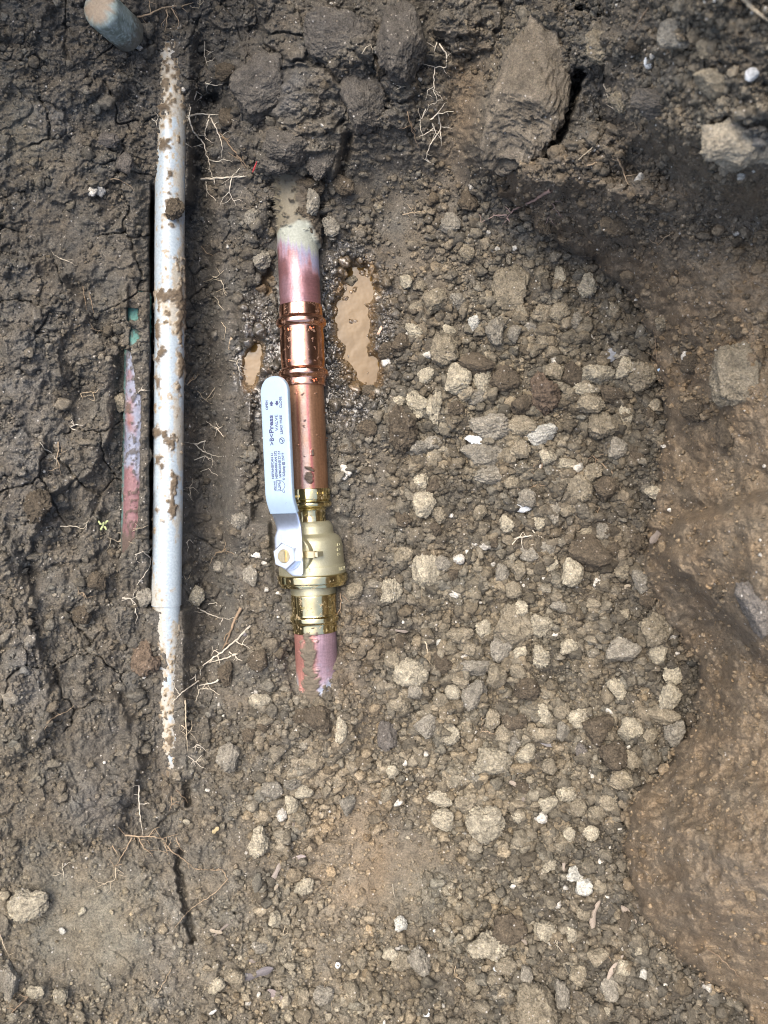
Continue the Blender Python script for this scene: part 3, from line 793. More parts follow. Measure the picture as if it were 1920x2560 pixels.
def slab(name, st, th_, mat, parent, cr=1.6, label=None, n=28):
    """st: rows (a, r, t_left, t_right, thickness factor) ; a rounded slab swept along a"""
    V_ = []
    st = arr(st, dtype=float)
    T = np.gradient(st[:, :2], axis=0); T /= np.linalg.norm(T, axis=1)[:, None]
    e = 2 / cr
    an = np.linspace(0, 2 * PI, n, endpoint=False) + PI / n
    cx = np.sign(np.cos(an)) * np.abs(np.cos(an)) ** .12; cy_ = np.sign(np.sin(an)) * np.abs(np.sin(an)) ** .5
    for (a, r, tl, tr, f), (ta, tr_) in zip(st, T):
        na, nr = -tr_, ta                                   # normal in (a, r)
        if nr < 0: na, nr = -na, -nr
        hw = (tr - tl) / 2; c = (tr + tl) / 2
        for u_, v_ in zip(cx, cy_):
            edge = max(hw - th_ * .0, .01)
            q = th_ / 2 * f * v_
            V_.append(LF(a + na * q, c + edge * u_, r + nr * q))
    m_ = len(st); F_ = []
    for i in range(m_ - 1):
        for j in range(n):
            k = (j + 1) % n
            F_.append([i * n + j, i * n + k, (i + 1) * n + k, (i + 1) * n + j])
    me = bpy.data.meshes.new(name); me.from_pydata([tuple(v) for v in V_], [], F_ + [list(range(n))[::-1], [(m_ - 1) * n + j for j in range(n)]])
    import bmesh
    bm = bmesh.new(); bm.from_mesh(me); bmesh.ops.recalc_face_normals(bm, faces=bm.faces); bm.to_mesh(me); bm.free()
    me.polygons.foreach_set('use_smooth', [True] * len(me.polygons)); me.materials.append(mat)
    return child(name, me, parent, label)

R1, R2 = 102, 134                                           # radial height of plate and of grip
RR = lambda a: R1 + (R2 - R1) * float(sstep(-58, -150, a))
# steel lever: plate, rise, and the tongue inside the sleeve
rows = []
def pw(a):                                                  # plate outline: left, right
    L_ = np.interp(a, [-140, -108, -60, -52, -42, 12, 44, 50], [-36, -36, -33, -37, -41, -41, -2, 8])
    R_ = np.interp(a, [-140, -108, 44, 50], [36, 36, 35, 30])
    return L_, R_
for a in list(np.arange(-135, 50.1, 2.5)):
    L_, R_ = pw(a); rows.append((a, RR(a), L_, R_, 1))
slab('lever', rows, 7, M_steel, valve, label='zinc plated steel lever plate, cranked up under the grip')
rows = []
y_top = 957 - YC                                            # far end of the grip
for a in list(y_top + np.array([.2, 1, 2.5, 5, 8, 12, 17, 23, 30, 38])) + list(np.arange(y_top + 46, -104, 6)) + [-104, -103]:
    d_ = a - y_top
    hw = 37.5 * (1 - (1 - min(d_ / 38, 1)) ** 2) ** .5
    off = 0
    rows.append((a, RR(a), -hw + off, hw + off, min(1, .35 + d_ / 8) if d_ < 8 else (1 if a < -103.5 else .92)))
slab('grip_sleeve', rows, 15, M_sleeve, valve, label='pale blue plastic grip sleeve with dark printed writing')
hexp = [(33 * math.cos(math.radians(60 * i + 8)), 33 * math.sin(math.radians(60 * i + 8))) for i in range(6)]
prism('washer', circ(36), R1 + 3, R1 + 6, M_steel, valve, .8)
prism('hex_nut', hexp, R1 + 5, R1 + 27, M_steel, valve, 3, label='zinc plated hex nut')
prism('stem', circ(16.5), R1 + 20, R1 + 27.6, M_stem, valve, .6)
st_pts = [p for p in circ(14, 40) if p[1] < 7.5]
prism('stem', st_pts, R1 + 20, R1 + 33, M_stem, valve, 1.2, label='brass stem end with one flat side')

# printed writing on the sleeve: glyph outlines placed just above its top face
def text_pts(txt, size, bold=0.0):
    cu = bpy.data.curves.new('t', 'FONT'); cu.body = txt; cu.size = size; cu.align_x = 'LEFT'; cu.resolution_u = 3; cu.offset = bold
    to = bpy.data.objects.new('t', cu); col.objects.link(to)
    dg = bpy.context.evaluated_depsgraph_get(); dg.update()
    me = bpy.data.meshes.new_from_object(to.evaluated_get(dg))
    vs = [tuple(v.co)[:2] for v in me.vertices]; fs = [list(p.vertices) for p in me.polygons]
    bpy.data.objects.remove(to); bpy.data.curves.remove(cu); bpy.data.meshes.remove(me)
    return vs, fs
TV, TF = [], []
def ink(vs, fs, width=None, y=1000, t=0, hgt=None):
    """vs in text space; text runs up the lever (towards smaller y) starting at photo row y; t = baseline across"""
    vs = arr(vs, dtype=float)
    if width:
        mn = vs[:, 0].min(); mx = vs[:, 0].max(); vs[:, 0] = (vs[:, 0] - mn) / (mx - mn) * width
    if hgt:
        vs[:, 1] = vs[:, 1] / hgt[0] * hgt[1]
    b0 = len(TV)
    for x_, y_ in vs:
        a = y - x_ - YC
        TV.append(LF(a, t - y_, RR(a) + 7.75))
    TF.extend([[b0 + i for i in f] for f in fs])
def word(txt, y, width, t, cap, bold=0.035):
    vs, fs = text_pts(txt, 1, bold); ink(vs, fs, width, y, t, (.72, cap))
def poly(pts, y, t): ink(pts, [list(range(len(pts)))], None, y, t)
def stroke(pts, w_, y, t, closed=False):
    pts = [arr(p, dtype=float) for p in pts]
    if closed: pts = pts + [pts[0]]
    for p, q in zip(pts[:-1], pts[1:]):
        d_ = q - p; l = np.linalg.norm(d_)
        if l < 1e-6: continue
        n_ = arr([-d_[1], d_[0]]) / l * w_ / 2; d_ = d_ / l * w_ * .3
        ink([p - n_ - d_, q - n_ + d_, q + n_ + d_, p + n_ - d_], [[0, 1, 2, 3]], None, y, t)
# columns, left to right across the grip
word('OPEN', 1035, 22, -17, 6.5); word('CLOSE', 1034, 27, 21, 6.5)
poly([(0, 3), (5, 3), (5, 0), (12, 6), (5, 12), (5, 9), (0, 9)], 1027, 3 - 8 + 4)
poly([(12, 3), (7, 3), (7, 0), (0, 6), (7, 12), (7, 9), (12, 9)], 1028, 14)
word('>B<', 1118, 26, -5, 12, .03); word('Press', 1090, 42, -5, 12, .035)
word('VALVE', 1086, 38, 8, 7.5, .02); word('LEAD FREE', 1094, 44, 20, 6.5)
cc_ = [(7 + 6.6 * math.cos(2 * PI * i / 24), 6.6 * math.sin(2 * PI * i / 24)) for i in range(24)]
stroke(cc_, 1.5, 1116, 17, True); stroke([(3.5, 0), (6.5, -3.5), (12, 5)], 2.2, 1116, 17)
word('NSF/ANSI/CAN 61', 1196, 59, -9, 6.4); word('NSF/ANSI/CAN 372', 1196, 64, 1, 6.4)
word('IAPMO/ANSI Z1157', 1194, 62, 11, 6.4); word('225psig @ 250°F', 1193, 56, 21, 6.4)
word('LEAD FREE', 1225, 23, -6, 4.6); word('UPC', 1222, 19, 8.5, 8.6, .01)
stroke([(0, 13), (24, 13), (24, 4), (22, -4), (17, -8), (12, -10), (7, -8), (2, -4), (0, 4)], 1.2, 1225, 10, True)
stroke([(1, 2.4), (23, 5)], .9, 1225, 10); stroke([(1, -1), (-4, -4), (-4, -8), (0, -8)], 1.1, 1225, 10)
stroke([(3 + 2.6 * math.cos(2 * PI * i / 12), 2.6 * math.sin(2 * PI * i / 12)) for i in range(12)], .8, 1201, 17, True); word('R', 1199.5, 3, 18.5, 3)
me = bpy.data.meshes.new('printed_writing'); me.from_pydata([tuple(v) for v in TV], [], TF); me.materials.append(M_ink)
child('printed_writing', me, valve)

# ------------------------------------------------------------------ white plastic pipe
pw_y = arr([60, 200, 400, 600, 900, 1200, 1508, 1700, 1850, 2000.])
pw_x = arr([431, 429, 426, 424, 423, 421, 416, 419, 424, 430.])
pw_r = 36.0
def pipe2(name, parent, y0, y1, r_px, xf, crest, colfn, ny_, nseg, mat=M_pipe, label=None):
    """pipe given by photo centre line and crest height (mm)"""
    t, th = tg(ny_, nseg, y0, y1)
    path = []
    for y in t[:, 0]:
        zc_ = crest(y) / 1000 - r_px * S0
        path.append(W3(xf(y), y, zc_))
    c, p, d = colfn(t, th)
    V_, F_, _, _ = tube(np.array(path), np.full(len(path), r_px * S0 * (H - .008) / H), nseg, disp=d, cap=False)
    me = mesh_np(name, V_, F_, mat, True, c.reshape(-1, 3), p.reshape(-1, 3))
    return me
xw = lambda y: float(np.interp(y, pw_y, pw_x))
def crw(y): return float(np.interp(y, [60, 250, 500, 900, 1300, 1510, 1700, 1950], [30, 27, 23, 20.5, 20, 19.5, 17, 12]))
def wh_col(t, th):
    u = np.cos(th)
    n1 = periodic(t, th, 46, 1.5, 4, 35); n2 = periodic(t, th, 11, 3.5, 4, 36); n3 = periodic(t, th, 110, .8, 3, 37)
    c = np.broadcast_to(arr([.30, .35, .38]), t.shape + (3,)).copy() * (1 + .04 * n2[..., None])
    ends = sstep(620, 330, t) + sstep(1540, 1700, t)
    # tan stain
    st = .30 + .55 * sstep(.3, .9, u + .35 * n1) + .75 * sstep(600, 250, t) + .5 * np.exp(-((t - 735) / 60) ** 2) + .35 * np.exp(-((t - 1090) / 60) ** 2) + .75 * sstep(1380, 1500, t + 60 * fbm(th * 7, t / 400, 3, 39)) * sstep(.4, -.5, u) + .5 * sstep(1540, 1640, t) - .1
    stain = sstep(.45, .62, st + .75 * n1 + .35 * n2 - .12) * (.55 + .3 * n3.clip(-1, 1))
    stain = np.maximum(stain, .85 * sstep(.05, .3, .6 * n1 + n2 - .22 + .34 * ends))
    stain = np.clip(stain, 0, .9)
    c = lerp(c, arr([.36, .27, .14]), stain * .8)
    # mud
    md = -.47 + .6 * n1 + .8 * n2 + .12 * n3 + .38 * sstep(520, 230, t) + .25 * sstep(1530, 1600, t)
    for (y_, uc, sy, su, a_) in ((285,-.4,12,.5,.6),(375,-.1,16,.5,.9),(520,.35,28,.45,1.15),(445,.2,16,.3,.6),(575,.3,9,.4,.6),(655,.55,10,.3,.7),(745,0,26,.9,.85),(830,-.55,30,.2,1.0),(880,-.25,16,.3,.9),
                                 (912,-.5,18,.3,.8),(957,-.5,18,.35,1.1),(1085,-.35,16,.65,1.1),(1110,.45,24,.5,.9),(1155,-.4,12,.3,.8),(1170,-.15,10,.14,.7),(1190,.55,22,.25,.75),
                                 (1240,.55,34,.24,1.0),(1278,.5,18,.26,.9),(1275,-.5,8,.2,.7),(1305,0,6,.12,.6),(1018,-.65,6,.12,.6),(800,.85,120,.16,.75),(960,.85,60,.12,.6),(1400,.2,4,.5,.2)):
        md = md + a_ * np.exp(-((t - y_) / sy) ** 2 - ((u - uc) / su) ** 2)
    mud = sstep(.0, .16, md)
    film = sstep(-.34, .08, md + .12 * n2) * .62; c = lerp(c, arr([.23, .175, .105]), film)
    c = lerp(c, arr([.10, .074, .047]), mud * (.75 + .25 * sstep(.1, .4, md)))
    r = .34 + .3 * stain; r = r + (.92 - r) * mud
    return c, np.stack([r, r * 0, .12 + .8 * mud + .3 * stain], -1), mud * (.0005 + .0014 * np.clip(md, 0, 1) + .0006 * n2)
wp = empty('white_plastic_pipe', W3(424, 1000, .01)); tag(wp, 'long white plastic pipe stained with tan mud, lying beside the brass valve', 'plastic pipe')
child('pipe_socket', pipe2('pipe_socket', wp, 40, 1512, 36, xw, crw, wh_col, 900, 110), wp, 'wide white pipe socket with a cut end')
child('pipe_end', pipe2('pipe_end', wp, 1480, 2010, 31.5, lambda y: xw(y) + 2, lambda y: crw(y) - 1, wh_col, 420, 100), wp, 'narrower white pipe going under the soil')
# cut rim of the socket
def ringmesh(name, y, r0, r1, x, crest, mat):
    zc_ = crest / 1000 - r1 * S0; p = W3(x, y, zc_); n = 80; k = S0 * (H - .008) / H; V_ = []
    for yy in (0, 1.2):
        for r in (r0, r1):
            for i in range(n): V_.append(p + arr([math.cos(2 * PI * i / n) * r * k, -yy * k, math.sin(2 * PI * i / n) * r * k]))
    F_ = []
    for i in range(n):
        j = (i + 1) % n
        F_ += [[i, j, n + j, n + i], [2 * n + i, 3 * n + i, 3 * n + j, 2 * n + j], [n + i, n + j, 3 * n + j, 3 * n + i]]
    return mesh_np(name, V_, F_, mat, False)
M_pvc = flat_mat('white_pvc', (.38, .42, .44), .4)
child('socket_rim', ringmesh('socket_rim', 1512, 31, 36.2, xw(1512), crw(1512), M_pvc), wp)

# buried copper pipe on the left
def bur_col(t, th):
    u = np.cos(th); n1 = periodic(t, th, 60, 1.3, 4, 45); n2 = periodic(t, th, 9, 3, 3, 46)
    c = np.broadcast_to(arr([.17, .085, .09]), t.shape + (3,)).copy()
    c = lerp(c, arr([.19, .205, .26]), sstep(-.25, .15, n1 + .25 * sstep(-.1, .5, u)) * sstep(1240, 1160, t))
    c = lerp(c, arr([.24, .085, .05]), .8 * np.exp(-((t - 1030) / 28) ** 2 - ((u + .35) / .3) ** 2))
    c = lerp(c, arr([.09, .18, .17]), sstep(-.62, -.85, u + .1 * n1)); c = lerp(c, arr([.08, .24, .205]), sstep(905, 850, t))
    c = c * (1 + .2 * n2[..., None])
    m = .8 * sstep(.0, .3, n2 * .9 + n1 * .5 + .1 * (t > 1320))
    m = np.maximum(m, sstep(.0, .1, .9 * n1 + .3 + .4 * n2) * sstep(905, 870, t) * .25); m = np.maximum(m, sstep(1280, 1340, t + 60 * n2) * .85)
    c = lerp(c, MUD * .62, m)
    return c, np.stack([.62 + .3 * m, .15 * (1 - m), .4 + .6 * m], -1), m * (.0007 + .0006 * n2)
bp_ = obj('buried_copper_pipe', pipe2('buried_copper_pipe', None, 740, 1500, 30, lambda y: float(np.interp(y, [740, 1000, 1320, 1500], [347, 342, 336, 335])), lambda y: float(np.interp(y, [740, 760, 1320, 1500], [17.5, 19.3, 19.5, 11])), bur_col, 420, 90))
tag(bp_, 'mostly buried copper pipe with purple and green patina, left of the white pipe', 'copper pipe')

# capped copper stub, top left
def stub():
    a = W3(318, 82, .046); b_ = W3(256, 26, .074)
    n = 60; path = []; rad = []
    d_ = b_ - a; L0 = np.linalg.norm(d_); d_ /= L0
    for i in range(n):
        s = i / (n - 1); path.append(a + d_ * L0 * s); rad.append(.0113)
    for k in range(1, 14):
        f = k / 13 * PI / 2; path.append(b_ + d_ * .0058 * math.sin(f)); rad.append(max(.0113 * math.cos(f) ** .55, .0001))
    path = arr(path); rad = arr(rad); nseg = 72
    th = np.linspace(0, 2 * PI, nseg, endpoint=False)
    T, TH = np.meshgrid(np.arange(len(path)) * 1., th, indexing='ij')
    n1 = periodic(T, TH, 14, 1.2, 4, 55); n2 = periodic(T, TH, 3, 2.4, 3, 56)
    c = np.broadcast_to(arr([.22, .265, .24]), T.shape + (3,)).copy()
    c = lerp(c, arr([.135, .17, .145]), sstep(-.1, .3, n1)); c = lerp(c, arr([.30, .36, .35]), sstep(.1, .3, n2) * .8)
    c = lerp(c, arr([.24, .175, .115]), sstep(62, 68, T + 6 * n1) * .85)
    c = lerp(c, MUD * .8, sstep(30, 12, T + 14 * n2) * .8)
    V_, F_, _, _ = tube(path, rad, nseg, uref=(.6, -.8, 0), disp=.0004 * n1, cap=False)
    p = np.stack([.7 + 0 * T, 0 * T, .7 + 0 * T], -1)
    o = obj('capped_pipe_stub', mesh_np('capped_pipe_stub', V_, F_, M_pipe, True, c.reshape(-1, 3), p.reshape(-1, 3)))
    tag(o, 'green verdigris copper stub with rounded end, sticking out of soil at the top left', 'pipe stub')
stub()

# ------------------------------------------------------------------ clods, stones and crumbs
import bmesh
def ico(sub):
    bm = bmesh.new(); bmesh.ops.create_icosphere(bm, subdivisions=sub, radius=1)
    v = arr([tuple(x.co) for x in bm.verts]); f = arr([[q.index for q in p.verts] for p in bm.faces]); bm.free()
    return v, f
ICO = {k: ico(k) for k in (1, 2, 3, 4, 5, 6)}
def clod_shape(sub, seed, facets=7, rough_=1.0):
    v, f = ICO[sub]; v = v.copy(); r = np.random.default_rng(seed)
    for _ in range(facets):
        n = r.normal(size=3); n /= np.linalg.norm(n); d = r.uniform(.55, .85)
        k = v @ n; m = k > d; v[m] -= (k[m] - d)[:, None] * n * .9
    o = r.uniform(0, 50, 3)
    n1 = vn3(v * 1.6 + o, seed); n2 = vn3(v * 4 + o, seed + 1); n3 = vn3(v * 9 + o, seed + 2); n4 = vn3(v * 19 + o, seed + 3)
    g = 1 + rough_ * (.24 * n1 + .24 * (.5 - np.abs(n2)) + (.17 * (.45 - np.abs(n3)) + .075 * n4 if sub > 2 else .10 * n3))
    v = v * g[:, None] * r.uniform(.8, 1.15, 3)
    v[:, 2] *= .85
    tone = 1 + .25 * n2 + .18 * n3 + .12 * n4
    return v, f, tone
CLOD = []
for i in range(26):
    v, f, t = clod_shape(5 if i < 14 else 4, 300 + i, 3 + i % 5, .85 + .3 * (i % 3))
    pr_ = np.zeros((len(v), 3)); pr_[:, 0] = .93
    CLOD.append(mesh_np('dirt_clod', v, f, M_clod, True, np.repeat(t[:, None], 3, 1), pr_))
BIG = []
for i in range(6):
    v, f = ICO[6]; v = v.copy(); r = np.random.default_rng(700 + i)
    v = np.sign(v) * np.abs(v) ** (.62 if i > 3 else .8); v /= np.abs(v).max()
    stq = arr([1, 1.95, .8]) if i == 4 else arr([1.6, 1, .8]) if i == 5 else arr([1, 1, .8])
    for _ in range(6):
        n = r.normal(size=3); n /= np.linalg.norm(n); d = r.uniform(.6, .85); k = v @ n; m_ = k > d; v[m_] -= (k[m_] - d)[:, None] * n * .92
    o_ = r.uniform(0, 50, 3); ns_ = [vn3(v * stq * q + o_, 710 + i) for q in (1.7, 4, 9, 19, 38)]
    g_ = 1 + .20 * ns_[0] + .13 * (.5 - np.abs(ns_[1])) + .10 * (.45 - np.abs(ns_[2])) + .055 * (.4 - np.abs(ns_[3])) + .028 * ns_[4]
    v = v * g_[:, None]; pr_ = np.zeros((len(v), 3)); pr_[:, 0] = .93; t = 1 + .22 * ns_[1] + .14 * ns_[2] + .12 * ns_[3]
    BIG.append(mesh_np('dirt_clod', v, f, M_clod, True, np.repeat(t[:, None], 3, 1), pr_))
STONE = []
for i in range(6):
    v, f, t = clod_shape(3, 400 + i, 9, .5)
    pr_ = np.zeros((len(v), 3)); pr_[:, 0] = .7
    STONE.append(mesh_np('pale_stone', v, f, M_clod, True, np.repeat(.5 + .5 * t[:, None], 3, 1), pr_))
TONE = {'k': (.088, .079, .066), 'S': (.150, .128, .096), 'P': (.25, .22, .165), 'B': (.088, .080, .070), 'p': (.30, .268, .198), 'm': (.200, .172, .122), 'd': (.078, .062, .042), 'r': (.112, .082, .057), 'w': (.40, .39, .34), 'b': (.112, .100, .086), 'g': (.20, .182, .145), 's': (.58, .60, .60)}
nclod = 0; placed = []
ON_PIPE = {(780, 505): .0275, (772, 462): .0285, (776, 556): .0215, (436, 522): .0245, (788, 470): .027, (762, 528): .026}
def clod(x, y, w_, h_, tone, label, rot=None, lift=.7, name='dirt_clod', cat='dirt clod', group=None, kind=None, mesh=None, flat_=.8):
    global nclod
    me = mesh or (BIG[{'S': 4, 'P': 5}.get(tone, nclod % 4)] if max(w_, h_) > 105 else CLOD[nclod % 14 if max(w_, h_) > 40 else nclod % 26])
    nclod += 1
    rr = random.Random(int(x * 7 + y * 13))
    zz = float(hzs(x, y)); rad = min(w_, h_) / 2 * S0 * (H - zz) / H; k = S0 * (H - zz) / H / 2
    zz += rad * lift
    if (x, y) in ON_PIPE: zz = ON_PIPE[(x, y)]
    o = obj(name, me, None, W3(x, y, zz))
    o.scale = (w_ * k, h_ * k, rad * flat_ * 1.1)
    o.rotation_euler = (rr.uniform(-.25, .25), rr.uniform(-.25, .25), math.radians(rot) if rot is not None else rr.uniform(-.35, .35))
    c = TONE[tone]; j = rr.uniform(.88, 1.12)
    o.color = (c[0] * j, c[1] * j, c[2] * j, 1)
    tag(o, label, cat, group); placed.append((x, y, max(w_, h_) / 2))
    return o
